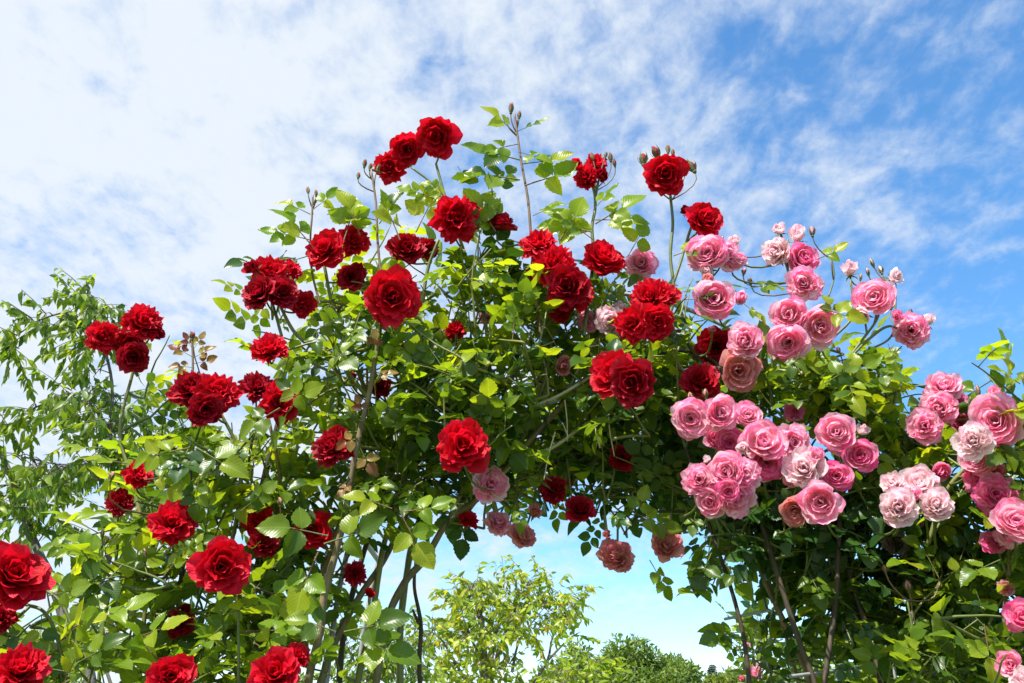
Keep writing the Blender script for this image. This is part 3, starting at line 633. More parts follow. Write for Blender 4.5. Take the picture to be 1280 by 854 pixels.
RED = [  # x, y, diameter px, Y, (sideways, up) facing, style, tone
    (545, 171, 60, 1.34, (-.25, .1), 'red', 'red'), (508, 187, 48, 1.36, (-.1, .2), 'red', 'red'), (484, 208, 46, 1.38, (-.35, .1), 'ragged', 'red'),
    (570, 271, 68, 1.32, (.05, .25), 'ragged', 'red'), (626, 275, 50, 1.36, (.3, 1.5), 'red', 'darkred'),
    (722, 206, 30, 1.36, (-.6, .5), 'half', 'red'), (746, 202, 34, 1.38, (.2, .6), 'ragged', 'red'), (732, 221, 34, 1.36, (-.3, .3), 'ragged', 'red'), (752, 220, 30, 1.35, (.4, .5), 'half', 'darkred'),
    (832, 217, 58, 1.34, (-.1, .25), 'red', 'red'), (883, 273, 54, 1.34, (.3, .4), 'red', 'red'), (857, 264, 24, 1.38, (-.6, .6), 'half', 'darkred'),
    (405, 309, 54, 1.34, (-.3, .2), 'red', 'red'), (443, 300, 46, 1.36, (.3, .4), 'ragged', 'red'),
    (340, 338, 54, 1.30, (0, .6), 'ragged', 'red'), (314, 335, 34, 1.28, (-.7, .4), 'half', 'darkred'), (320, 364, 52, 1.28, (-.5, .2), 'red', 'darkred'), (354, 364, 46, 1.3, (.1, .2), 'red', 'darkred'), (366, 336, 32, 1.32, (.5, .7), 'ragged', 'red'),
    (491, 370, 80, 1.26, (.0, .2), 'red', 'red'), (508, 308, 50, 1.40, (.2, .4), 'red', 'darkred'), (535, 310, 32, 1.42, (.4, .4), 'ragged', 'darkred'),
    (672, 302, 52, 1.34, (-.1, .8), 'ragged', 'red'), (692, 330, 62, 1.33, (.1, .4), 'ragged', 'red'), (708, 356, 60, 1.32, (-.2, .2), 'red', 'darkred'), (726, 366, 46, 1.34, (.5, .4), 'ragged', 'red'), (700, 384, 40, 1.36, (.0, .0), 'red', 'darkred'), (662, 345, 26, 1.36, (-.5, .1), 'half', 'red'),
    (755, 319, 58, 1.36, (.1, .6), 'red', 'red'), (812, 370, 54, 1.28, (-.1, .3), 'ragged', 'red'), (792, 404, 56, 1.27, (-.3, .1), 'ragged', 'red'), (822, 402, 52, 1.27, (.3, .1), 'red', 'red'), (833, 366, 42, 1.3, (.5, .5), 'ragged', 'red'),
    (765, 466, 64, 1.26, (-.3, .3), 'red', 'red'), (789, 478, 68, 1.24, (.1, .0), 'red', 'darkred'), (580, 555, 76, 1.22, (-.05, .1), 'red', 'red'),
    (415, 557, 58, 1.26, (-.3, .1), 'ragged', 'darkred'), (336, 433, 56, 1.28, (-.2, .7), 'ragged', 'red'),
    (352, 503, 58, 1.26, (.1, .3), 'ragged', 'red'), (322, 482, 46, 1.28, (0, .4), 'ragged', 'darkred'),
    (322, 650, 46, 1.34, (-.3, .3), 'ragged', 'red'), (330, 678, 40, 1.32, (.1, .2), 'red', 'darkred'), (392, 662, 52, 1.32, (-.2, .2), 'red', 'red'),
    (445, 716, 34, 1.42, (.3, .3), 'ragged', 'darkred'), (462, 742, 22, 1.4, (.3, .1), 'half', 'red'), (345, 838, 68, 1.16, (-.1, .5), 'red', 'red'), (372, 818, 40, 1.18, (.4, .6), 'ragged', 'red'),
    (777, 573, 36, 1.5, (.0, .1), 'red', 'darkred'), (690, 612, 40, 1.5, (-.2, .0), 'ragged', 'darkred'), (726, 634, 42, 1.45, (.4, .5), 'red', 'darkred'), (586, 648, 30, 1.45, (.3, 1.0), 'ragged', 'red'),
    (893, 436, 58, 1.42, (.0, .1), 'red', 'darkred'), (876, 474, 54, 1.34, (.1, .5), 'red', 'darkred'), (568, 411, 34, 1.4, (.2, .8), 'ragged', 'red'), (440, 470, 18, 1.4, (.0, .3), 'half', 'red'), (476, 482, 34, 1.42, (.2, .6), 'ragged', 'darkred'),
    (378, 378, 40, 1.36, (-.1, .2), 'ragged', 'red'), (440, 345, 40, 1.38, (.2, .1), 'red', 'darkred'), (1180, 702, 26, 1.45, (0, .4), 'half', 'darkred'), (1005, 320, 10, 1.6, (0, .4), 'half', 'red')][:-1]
for x, y, d, Y, f, st, m in RED[:-1]: A.flower(x, y, d, Y, f, st, m)
for b in [(639, 136, 16, 0, (645, 165)), (649, 144, 13, 0, (645, 165)), (634, 150, 11, 0, (646, 170)), (646, 155, 11, 0, (647, 172)), (385, 238, 12, 0, (391, 262)), (395, 242, 11, 0, (391, 262)), (394, 252, 10, 0, (391, 268)),
          (456, 205, 13, 0, (466, 225)), (463, 209, 12, 0, (467, 228)), (448, 220, 12, 0, (468, 240)), (473, 210, 12, 0, (468, 235)), (763, 197, 14, 0, (745, 236)), (768, 204, 12, 0, (746, 238)), (757, 194, 11, 0, (745, 236)), (740, 196, 13, 0, (744, 236)),
          (804, 200, 22, 1, (838, 250)), (820, 192, 22, 1, (838, 250)), (835, 187, 15, 0, (838, 250)), (841, 191, 12, 0, (838, 250)), (865, 209, 22, 1, (840, 250)), (856, 205, 16, 1, (840, 250)), (570, 422, 10, 0, (568, 450)), (358, 372, 10, 0, (350, 400)), (210, 380, 1, 0, (0, 0))][:-1]:
    A.bud(b[0], b[1], b[2], 1.375, 'darkred' if b[3] else 'red', b[3], None, b[4])
for l in [(645, 168, 135, 46), (650, 200, 165, 60), (652, 205, 10, 55), (648, 180, 200, 42), (645, 165, 20, 40), (650, 225, 175, 62), (656, 232, 25, 62), (648, 190, -30, 38),
          (740, 290, 165, 56), (744, 280, 30, 60), (744, 275, -5, 60), (742, 262, 50, 40), (742, 300, 140, 60), (838, 330, 160, 46), (842, 320, 20, 40),
          (388, 268, 150, 40), (391, 262, 40, 34), (388, 300, 165, 60), (392, 310, 130, 60), (386, 320, 200, 56), (400, 330, 80, 60), (470, 275, 165, 50), (474, 280, 60, 46), (500, 300, 110, 60), (520, 290, 70, 60), (560, 250, 140, 40), (545, 250, 160, 46),
          (620, 290, 120, 60), (600, 300, 95, 60), (700, 300, 60, 60), (785, 320, 60, 50), (790, 330, 20, 50), (666, 270, 30, 44), (430, 300, 80, 60), (450, 295, 110, 56), (590, 290, 70, 66)]:
    A.lf(l[0], l[1], l[2], l[3], 1.34, random.choice(('young', 'young', 'young', 'young', 'mature')), random.choice((5, 0, 5)))
A.lf(572, 208, -60, 24, 1.34, 'dark')
for l in [(452, 545, 200, 62), (450, 560, -60, 70), (455, 520, 110, 50), (465, 440, 80, 50), (440, 600, 235, 50), (468, 470, 10, 50)]: A.lf(l[0], l[1], l[2], l[3] * 0.62, 1.24, 'bronze', 5)
for l in [(405, 680, 15, 90), (398, 690, -110, 90), (410, 670, 170, 90), (500, 640, -60, 84), (490, 636, 160, 66), (505, 640, 10, 66), (430, 790, 10, 90), (440, 795, -20, 96), (420, 790, 160, 70), (350, 500, 10, 62), (350, 510, -150, 66), (380, 500, 140, 50)]:
    A.lf(l[0], l[1], l[2], l[3], 1.18, random.choice(('young', 'mature', 'young')), 5)

# ---- left red rose (its own canes left of the arch)
D = Plant('climbing_rose', 'leafy red rose bush left of the arch, its top beside the drooping background tree', 'rose bush', (-0.62, 1.35, 0), 'climbing roses on the arch', dens=0.62)
D.cpx([(212, 960), (214, 860), (222, 770), (230, 690), (236, 620), (240, 560), (244, 525)], (1.38, 1.34), 4.5, 'canedark', 16, 2.2)
D.cpx([(262, 960), (260, 870), (268, 790), (285, 700), (300, 620), (296, 560), (275, 515)], (1.42, 1.34), 4, 'canegreen', 16, 2)
D.cpx([(170, 900), (178, 800), (184, 700), (168, 610), (150, 540), (165, 470), (172, 440)], (1.42, 1.4), 3.6, 'canegreen', 14, 1.8)
D.cpx([(296, 940), (298, 854), (298, 780), (295, 745)], 1.2, 2.2, 'stem', 6, 1.6)
D.cpx([(300, 900), (330, 780), (345, 680), (350, 600), (335, 520)], (1.42, 1.36), 4, 'cane', 14, 2)
D.cpx([(236, 640), (215, 600), (190, 590)], 1.36, 2, 'stem', 2, 1.4)
D.cpx([(172, 470), (150, 440), (132, 425)], 1.38, 1.8, 'stem', 2, 1.3)
D.cpx([(120, 900), (130, 780), (145, 700), (150, 640)], 1.4, 3, 'stem', 8, 1.6)
for reg in [
    (215, 560, 60, 40, (1.28, 1.5), 6, MY), (280, 570, 80, 40, (1.28, 1.55), 16, MX), (330, 580, 60, 50, (1.3, 1.55), 12, MX), (240, 640, 80, 50, (1.28, 1.55), 15, MX), (182, 640, 42, 40, (1.3, 1.5), 6, MY),
    (195, 710, 70, 50, (1.22, 1.5), 16, MX), (270, 740, 100, 60, (1.25, 1.55), 24, MX), (180, 790, 65, 50, (1.2, 1.5), 14, MX), (240, 820, 110, 55, (1.2, 1.5), 26, MX), (340, 760, 70, 60, (1.3, 1.6), 14, MX),
    (320, 840, 80, 40, (1.25, 1.5), 12, MX), (120, 862, 60, 25, (1.2, 1.45), 6, MX), (340, 660, 60, 60, (1.32, 1.6), 10, MM), (190, 480, 30, 30, (1.34, 1.46), 2, MX), (250, 450, 22, 25, (1.34, 1.42), 0, MX)]: D.region(*reg)
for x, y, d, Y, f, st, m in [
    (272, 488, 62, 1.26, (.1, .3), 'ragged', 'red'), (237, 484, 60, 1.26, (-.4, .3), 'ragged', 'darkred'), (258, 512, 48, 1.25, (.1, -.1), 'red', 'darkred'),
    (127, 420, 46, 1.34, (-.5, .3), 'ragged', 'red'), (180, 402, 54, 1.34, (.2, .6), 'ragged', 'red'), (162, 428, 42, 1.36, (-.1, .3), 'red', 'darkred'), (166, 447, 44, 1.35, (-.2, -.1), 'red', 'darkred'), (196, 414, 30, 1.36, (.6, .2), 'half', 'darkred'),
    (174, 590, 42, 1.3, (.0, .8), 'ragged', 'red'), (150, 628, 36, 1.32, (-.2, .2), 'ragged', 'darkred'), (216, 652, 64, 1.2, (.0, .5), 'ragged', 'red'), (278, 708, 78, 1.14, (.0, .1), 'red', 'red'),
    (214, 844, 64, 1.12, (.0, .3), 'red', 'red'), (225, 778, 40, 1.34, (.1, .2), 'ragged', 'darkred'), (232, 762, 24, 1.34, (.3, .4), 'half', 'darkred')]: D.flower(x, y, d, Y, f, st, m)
for b in [(140, 596, 14), (128, 668, 12), (133, 676, 12), (127, 682, 12), (181, 691, 12), (132, 797, 14), (240, 420, 14), (350, 628, 14)]: D.bud(b[0], b[1], b[2], 1.25, 'peach' if b[1] > 500 else 'red', 1 if b[2] > 12 else 0)
D.cpx([(244, 525), (241, 480), (241, 452), (240, 425)], 1.33, 2.0, 'stemred', 4, 1.2)
for l in [(241, 448, 30, 36), (240, 446, 150, 40), (242, 436, 60, 30), (240, 436, 120, 30), (241, 455, 10, 38), (240, 428, 200, 24), (243, 460, 175, 36)]: D.lf(l[0], l[1], l[2], l[3] * 0.7, 1.33, 'bronze', 5)
for l in [(236, 560, 190, 90), (246, 560, -30, 84), (240, 575, 240, 66), (250, 590, -90, 70), (130, 560, 175, 60), (160, 580, 170, 60), (100, 690, 170, 60), (130, 700, 150, 80), (150, 720, 190, 90), (180, 600, 10, 50), (90, 735, 165, 66), (165, 800, 20, 80), (250, 790, 160, 80), (300, 790, 5, 96), (200, 830, 130, 80), (130, 820, 190, 80), (220, 690, 20, 60), (300, 640, 40, 66), (205, 720, 60, 70)]:
    D.lf(l[0], l[1], l[2], l[3], 1.2, random.choice(('young', 'mature', 'young')), random.choice((5, 0)))

# ---- foreground red rose in the lower left corner
C_ = Plant('climbing_rose', 'nearest red rose with big open flowers cut by the lower left edge', 'rose bush', (-0.75, 1.0, 0), 'climbing roses on the arch')
C_.cpx([(75, 960), (82, 870), (72, 800), (55, 765), (30, 755), (14, 745)], 1.08, 2.6, 'stem', 8, 2)
C_.cpx([(82, 870), (98, 820), (80, 760), (60, 740), (45, 735)], 1.08, 2.2, 'stem', 8, 1.6)
C_.cpx([(20, 950), (22, 900), (25, 860)], 1.06, 2.6, 'stem', 4, 1.8)
C_.region(50, 800, 50, 40, (1.06, 1.25), 3, MX); C_.region(60, 860, 70, 30, (1.0, 1.2), 6, MX); C_.region(-30, 800, 40, 100, (1.0, 1.3), 8, MX); C_.region(30, 780, 40, 20, (1.1, 1.25), 1, MX)
for x, y, d, Y, f, st, m in [(20, 714, 92, 1.02, (.2, .35), 'red', 'red'), (2, 772, 40, 1.05, (-.1, .0), 'ragged', 'darkred'), (26, 832, 74, .98, (.2, .7), 'ragged', 'red')]: C_.flower(x, y, d, Y, f, st, m)
for l in [(52, 770, -80, 56), (40, 790, 200, 50), (85, 840, 170, 70), (60, 745, 10, 60), (95, 830, 30, 70)]: C_.lf(l[0], l[1], l[2], l[3], 1.04, 'mature', 5)

# ---- pink climbing rose on the right foot of the arch
B = Plant('climbing_rose', 'large pink climbing rose with hanging clusters and shaded leaves on the arch\'s right foot', 'climbing rose', (0.62, 1.55, 0), 'climbing roses on the arch', dens=1.1, lsize=0.036)
B.cpx([(940, 950), (937, 860), (930, 800), (918, 750), (904, 706), (888, 660), (870, 600), (850, 540)], (1.42, 1.45), 3.4, 'canedark', 26, 2)
B.cpx([(1030, 960), (1012, 854), (986, 790), (962, 740), (946, 700), (930, 640), (915, 570)], (1.5, 1.5), 4.2, 'cane', 22, 2.6)
B.cpx([(1040, 960), (1020, 860), (1000, 805), (982, 750), (966, 700), (948, 640), (926, 560), (898, 490), (860, 430)], (1.36, 1.42), 4.0, 'canedark', 26, 2.6)
B.cpx([(1024, 960), (1030, 860), (1040, 790), (1046, 740), (1048, 690), (1050, 620), (1040, 540), (1018, 470), (1010, 430)], (1.35, 1.42), 4.0, 'canedark', 24, 2.4)
B.cpx([(1056, 960), (1050, 854), (1047, 800), (1046, 750)], 1.56, 3.6, 'canedark', 10)
B.cpx([(1120, 960), (1100, 850), (1082, 780), (1062, 720), (1046, 670), (1030, 600)], (1.36, 1.45), 4, 'canedark', 16)
B.cpx([(1010, 900), (992, 830), (975, 770), (960, 720)], (1.6, 1.55), 3, 'cane', 8)
B.cpx([(1050, 620), (1090, 560), (1100, 500), (1095, 440)], (1.46, 1.4), 3, 'canegreen', 10, 1.8)
B.cpx([(1090, 600), (1130, 560), (1160, 530), (1175, 490)], (1.44, 1.38), 3, 'canegreen', 10, 1.8)
B.cpx([(1100, 800), (1130, 700), (1160, 640), (1200, 600)], (1.5, 1.4), 3.4, 'canegreen', 12, 2)
B.cpx([(870, 640), (820, 640), (795, 648), (780, 668)], (1.5, 1.45), 2, 'canedark', 3, 1.3)
B.cpx([(1022, 470), (1035, 430), (1066, 395), (1063, 350)], 1.36, 1.8, 'stem', 3, 1.3)
B.cpx([(1060, 450), (1085, 425), (1110, 408), (1130, 415)], 1.36, 2.0, 'stem', 3, 1.5)
B.cpx([(1044, 470), (1074, 430), (1098, 395), (1090, 375)], 1.36, 1.8, 'stem', 3, 1.3)
B.cpx([(1080, 440), (1110, 425), (1118, 405), (1120, 360)], 1.37, 1.5, 'stem', 2, 1.1)
B.cpx([(1000, 420), (992, 380), (985, 340), (985, 300)], 1.37, 1.9, 'stem', 3, 1.3)
B.cpx([(1025, 400), (1042, 350), (1040, 325)], 1.4, 1.2, 'stem', 2, .9)
B.cpx([(1000, 470), (1020, 440), (1035, 425)], 1.4, 3.2, 'canegreen', 4, 2)
B.cpx([(1142, 860), (1142, 800), (1134, 750)], 1.3, 1.8, 'stem', 4, 1.2)
for reg in [
    (880, 500, 50, 60, (1.36, 1.7), 16, MD), (930, 480, 50, 40, (1.36, 1.6), 10, MM), (1000, 480, 70, 35, (1.32, 1.55), 16, MY), (1070, 480, 60, 30, (1.3, 1.55), 12, MX), (1030, 450, 50, 22, (1.34, 1.5), 5, MY),
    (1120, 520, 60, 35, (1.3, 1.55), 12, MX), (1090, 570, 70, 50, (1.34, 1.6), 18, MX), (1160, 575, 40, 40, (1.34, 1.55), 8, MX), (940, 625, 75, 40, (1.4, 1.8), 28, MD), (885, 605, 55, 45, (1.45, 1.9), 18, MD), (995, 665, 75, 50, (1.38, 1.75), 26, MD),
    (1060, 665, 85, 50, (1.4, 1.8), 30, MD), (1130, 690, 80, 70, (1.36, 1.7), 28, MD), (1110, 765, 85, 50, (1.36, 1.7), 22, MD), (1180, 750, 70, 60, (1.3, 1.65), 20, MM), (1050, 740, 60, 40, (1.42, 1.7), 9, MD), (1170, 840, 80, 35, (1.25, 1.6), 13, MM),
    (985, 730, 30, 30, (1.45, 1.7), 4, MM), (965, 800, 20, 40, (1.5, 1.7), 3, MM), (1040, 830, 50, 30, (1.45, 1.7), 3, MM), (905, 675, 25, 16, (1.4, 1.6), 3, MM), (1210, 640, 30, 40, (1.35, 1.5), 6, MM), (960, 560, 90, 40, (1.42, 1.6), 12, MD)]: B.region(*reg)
PINK = [
    (801, 328, 42, 1.38, (-.1, .2), 'full', 1), (883, 314, 48, 1.32, (-.1, .3), 'cup', 1), (912, 320, 42, 1.33, (.4, .3), 'full', 1), (924, 326, 28, 1.34, (.7, .3), 'half', 1), (884, 338, 30, 1.33, (-.2, .0), 'half', 0), (893, 371, 56, 1.28, (.05, .15), 'cup', 1), (924, 372, 30, 1.32, (.6, .1), 'half', 1), (917, 302, 24, 1.35, (.2, .9), 'half', 0), (885, 350, 26, 1.29, (.0, .4), 'half', 'peach'),
    (968, 315, 42, 1.36, (-.5, .1), 'full', 0), (996, 293, 38, 1.36, (.2, .9), 'half', 0), (973, 287, 26, 1.38, (-.2, .7), 'half', 0), (1007, 321, 44, 1.35, (.3, .3), 'cup', 2), (1004, 353, 46, 1.33, (-.1, .1), 'full', 1), (1022, 358, 26, 1.35, (.8, .1), 'half', 0),
    (985, 391, 50, 1.30, (-.1, .4), 'cup', 1), (984, 428, 50, 1.28, (-.15, .0), 'cup', 1), (1027, 408, 50, 1.29, (.2, .2), 'cup', 1), (930, 425, 50, 1.26, (-.05, .1), 'full', 1), (924, 463, 50, 1.28, (.0, .0), 'cup', 'peach'), (945, 455, 26, 1.3, (.6, .0), 'half', 'peach'), (890, 412, 14, 1.3, (0, .1), 'half', 'peach'),
    (1062, 336, 32, 1.36, (-.1, .8), 'half', 0), (1119, 345, 32, 1.36, (.5, .6), 'half', 0), (1091, 371, 48, 1.33, (-.1, .2), 'cup', 1), (1077, 394, 36, 1.34, (-.2, -.3), 'half', 0), (1140, 413, 46, 1.35, (-.1, .2), 'full', 1), (1160, 400, 26, 1.36, (.5, .6), 'half', 0), (1122, 396, 24, 1.36, (-.3, .5), 'half', 2),
    (864, 523, 46, 1.24, (-.15, .0), 'cup', 1), (901, 515, 46, 1.23, (.0, .15), 'cup', 1), (935, 517, 34, 1.25, (.1, .2), 'cup', 1), (896, 546, 36, 1.26, (-.2, .1), 'cup', 2), (913, 554, 36, 1.25, (.0, .0), 'cup', 2), (955, 550, 54, 1.2, (.0, .2), 'cup', 1), (993, 552, 46, 1.22, (.1, .2), 'full', 1), (958, 579, 42, 1.22, (.0, -.1), 'cup', 2), (978, 572, 34, 1.25, (.1, .0), 'cup', 2),
    (874, 599, 44, 1.2, (-.15, .05), 'full', 1), (906, 588, 50, 1.18, (-.05, .2), 'cup', 1), (932, 593, 48, 1.18, (.35, .1), 'full', 1), (886, 628, 38, 1.2, (-.1, -.1), 'cup', 1), (922, 622, 50, 1.19, (.1, -.1), 'full', 1), (910, 614, 28, 1.17, (0, .1), 'cup', 2), (883, 575, 16, 1.2, (0, .9), 'half', 0), (928, 560, 26, 1.2, (-.2, .2), 'half', 0),
    (1004, 584, 54, 1.2, (-.1, .3), 'full', 0), (1020, 570, 34, 1.2, (.2, .5), 'half', 1), (1046, 539, 52, 1.22, (.0, .1), 'cup', 1), (1078, 538, 28, 1.26, (.3, .7), 'half', 0), (1075, 569, 42, 1.22, (.05, .1), 'cup', 2), (1046, 594, 38, 1.2, (.0, .1), 'cup', 2), (1026, 628, 54, 1.17, (.05, .1), 'cup', 1), (993, 640, 38, 1.2, (-.1, -.2), 'cup', 'peach'), (988, 600, 28, 1.22, (-.5, -.1), 'half', 1), (1030, 548, 28, 1.25, (-.5, .1), 'half', 0),
    (1116, 602, 34, 1.2, (-.2, .4), 'full', 0), (1147, 600, 46, 1.2, (.0, .4), 'cup', 0), (1123, 633, 54, 1.17, (-.1, .1), 'full', 0), (1170, 629, 46, 1.18, (.2, .2), 'full', 0), (1142, 618, 30, 1.18, (.0, .2), 'half', 1), (1170, 604, 20, 1.2, (.4, .4), 'half', 0),
    (993, 514, 26, 1.36, (.0, .1), 'full', 2), (762, 401, 42, 1.38, (-.1, .1), 'full', 0), (735, 402, 30, 1.4, (-.1, .1), 'full', 1), (703, 457, 38, 1.38, (.0, .0), 'half', 'peach'), (775, 385, 26, 1.4, (.0, .7), 'half', 0),
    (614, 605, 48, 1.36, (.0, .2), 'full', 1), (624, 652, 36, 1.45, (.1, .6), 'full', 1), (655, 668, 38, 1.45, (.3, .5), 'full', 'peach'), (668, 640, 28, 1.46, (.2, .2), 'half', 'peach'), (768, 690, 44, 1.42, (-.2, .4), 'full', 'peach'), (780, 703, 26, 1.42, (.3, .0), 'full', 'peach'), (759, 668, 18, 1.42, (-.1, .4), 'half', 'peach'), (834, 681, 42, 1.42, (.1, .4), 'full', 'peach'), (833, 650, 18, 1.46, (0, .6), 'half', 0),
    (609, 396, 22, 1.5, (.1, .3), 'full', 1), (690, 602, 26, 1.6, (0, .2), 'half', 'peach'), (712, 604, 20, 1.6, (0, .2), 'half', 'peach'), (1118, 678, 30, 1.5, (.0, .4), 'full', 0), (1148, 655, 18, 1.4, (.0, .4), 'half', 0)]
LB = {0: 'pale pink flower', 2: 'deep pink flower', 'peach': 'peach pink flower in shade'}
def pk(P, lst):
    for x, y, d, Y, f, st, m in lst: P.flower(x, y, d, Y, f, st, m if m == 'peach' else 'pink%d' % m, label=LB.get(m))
pk(B, PINK)
for b in [(863, 497, 15, 'peach', 1), (882, 493, 15, 'peach', 1), (1015, 290, 16, 'pink1', 1), (1041, 318, 10, 'pink0', 0), (1090, 329, 13, 'pink0', 0), (1085, 340, 12, 'pink0', 0), (1101, 338, 14, 'pink0', 1), (1139, 391, 11, 'pink0', 0), (1076, 347, 10, 'pink0', 0), (1115, 382, 14, 'peach', 1),
          (902, 300, 12, 'pink0', 0), (938, 352, 12, 'peach', 1), (1010, 570, 14, 'peach', 1), (1094, 553, 10, 'peach', 0), (1106, 712, 12, 'peach', 1), (1135, 734, 17, 'peach', 1), (1173, 733, 12, 'peach', 0), (1048, 438, 10, 'pink1', 1), (1053, 460, 14, 'pink2', 1), (1080, 478, 14, 'pink2', 1), (930, 340, 12, 'pink1', 1), (1170, 560, 12, 'pink0', 0)]:
    B.bud(b[0], b[1], b[2], 1.385 if b[1] < 400 else 1.30, 'pink1' if b[3] == 'pink2' else b[3], b[4])
for l in [(985, 358, 190, 34), (930, 380, -40, 44), (938, 360, 10, 40), (1025, 385, -30, 60), (1045, 400, 100, 40), (1020, 325, 20, 46), (1110, 430, -85, 46), (1085, 465, -20, 50), (1050, 470, 20, 60), (960, 480, 170, 80), (1030, 480, 30, 60), (1130, 490, 160, 60), (1110, 500, 80, 50),
          (1100, 520, 150, 66), (1010, 500, 190, 60), (1000, 440, 240, 40), (800, 690, 200, 50), (812, 700, -60, 50), (790, 640, -20, 60), (890, 690, -120, 50), (905, 700, -70, 50), (925, 790, 190, 46), (930, 800, 160, 46), (790, 650, 60, 40), (965, 545, 10, 50)]:
    B.lf(l[0], l[1], l[2], l[3], 1.27 if l[1] < 600 else 1.4, 'mature' if l[1] > 600 or random.random() < .5 else 'young', random.choice((5, 5, 0)))
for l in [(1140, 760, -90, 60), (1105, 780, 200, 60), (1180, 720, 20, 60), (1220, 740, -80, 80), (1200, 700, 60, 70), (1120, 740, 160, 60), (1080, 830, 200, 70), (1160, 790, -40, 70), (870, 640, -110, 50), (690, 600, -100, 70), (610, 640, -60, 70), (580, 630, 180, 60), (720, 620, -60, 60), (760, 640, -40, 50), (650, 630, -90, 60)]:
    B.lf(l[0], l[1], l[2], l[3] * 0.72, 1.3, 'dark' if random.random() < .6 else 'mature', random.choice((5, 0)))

# ---- pink rose cut by the right edge
E = Plant('climbing_rose', 'pink rose bush on the right edge with deep pink clusters and thick yellow green canes', 'rose bush', (0.95, 1.25, 0), 'climbing roses on the arch')
E.cpx([(1330, 480), (1282, 524), (1240, 553), (1206, 586), (1180, 620), (1160, 680)], (1.2, 1.3), 3.6, 'canegreen', 6, 2.6)
E.cpx([(1340, 960), (1320, 820), (1300, 700), (1290, 600), (1285, 500), (1278, 470)], (1.25, 1.22), 4.5, 'canegreen', 14, 2)
E.cpx([(1300, 980), (1270, 860), (1255, 780), (1262, 700), (1250, 640)], (1.3, 1.25), 3.4, 'cane', 14, 2)
E.cpx([(1285, 520), (1262, 515), (1246, 505), (1243, 492)], 1.24, 1.8, 'stem', 3, 1.2)
E.cpx([(1240, 560), (1228, 520), (1222, 500)], 1.26, 1.2, 'stem', 2, 1.0)
for reg in [(1268, 485, 22, 25, (1.15, 1.35), 3, MY), (1262, 560, 25, 40, (1.2, 1.4), 5, MX), (1200, 600, 25, 40, (1.28, 1.42), 3, MX), (1225, 650, 50, 40, (1.25, 1.45), 8, MX), (1255, 700, 40, 50, (1.2, 1.45), 12, MM), (1240, 790, 50, 60, (1.15, 1.45), 18, MM), (1310, 620, 40, 160, (1.1, 1.4), 16, MM), (1270, 850, 50, 30, (1.1, 1.4), 8, MM)]: E.region(*reg)
pk(E, [(1180, 481, 44, 1.3, (.2, .5), 'full', 1), (1172, 510, 50, 1.28, (-.2, .3), 'full', 1), (1156, 532, 48, 1.27, (-.1, .0), 'full', 1), (1193, 505, 38, 1.32, (.3, .1), 'full', 2), (1203, 524, 34, 1.3, (.3, .0), 'full', 2),
    (1242, 490, 26, 1.2, (.0, .8), 'half', 1), (1241, 524, 62, 1.16, (.0, .2), 'cup', 1), (1216, 550, 50, 1.14, (-.1, .1), 'full', 0), (1222, 574, 44, 1.18, (.0, -.1), 'cup', 1), (1230, 597, 54, 1.2, (-.1, -.1), 'full', 2), (1246, 618, 54, 1.18, (.1, .1), 'full', 2), (1176, 590, 36, 1.25, (.1, -.2), 'half', 2), (1271, 648, 50, 1.12, (.1, .2), 'cup', 1), (1240, 678, 34, 1.25, (-.2, .0), 'full', 2), (1262, 668, 34, 1.2, (.2, .0), 'full', 1),
    (1258, 734, 22, 1.25, (.1, .4), 'full', 1), (1278, 770, 46, 1.12, (-.2, .1), 'cup', 2), (1262, 830, 34, 1.14, (-.1, .1), 'cup', 1), (1282, 850, 40, 1.1, (-.1, .4), 'full', 0)])
for b in [(1222, 489, 16, 'peach', 0), (1252, 548, 14, 'peach', 1), (1212, 500, 10, 'peach', 0)]: E.bud(b[0], b[1], b[2], 1.22, b[3], b[4])
for l in [(1275, 480, 150, 50), (1280, 500, 200, 50), (1275, 560, 200, 60), (1255, 560, -60, 50), (1250, 660, 150, 50), (1250, 700, 200, 66), (1275, 590, -100, 50), (1230, 780, -95, 76), (1262, 610, -20, 60)]: E.lf(l[0], l[1], l[2], l[3], 1.17, random.choice(('young', 'mature')), 5)

# ---- small pink rose further back under the arch
Fb = Plant('climbing_rose', 'smaller pink rose growing further back behind the right foot of the arch', 'rose bush', (0.75, 2.4, 0), 'climbing roses on the arch')
Fb.cpx([(950, 980), (945, 880), (942, 820), (935, 780)], 2.4, 2, 'stem', 4)
Fb.region(950, 840, 30, 60, (2.2, 2.6), 22, MM); Fb.region(1010, 850, 40, 40, (2.2, 2.6), 14, MM)
for x, y, d, f, st, m in [(943, 842, 20, (0, .3), 'full', 1), (951, 832, 14, (.2, .6), 'full', 0), (934, 806, 10, (0, .3), 'half', 1), (928, 848, 12, (-.3, .3), 'half', 2)]: Fb.flower(x, y, d, 2.3, f, st, 'pink%d' % m, label=LB.get(m))

for pl_, m_ in ((A, 'canegreen'), (D, 'stem'), (C_, 'stem'), (B, 'stem'), (E, 'stem'), (Fb, 'stem')): pl_.finish(m_)
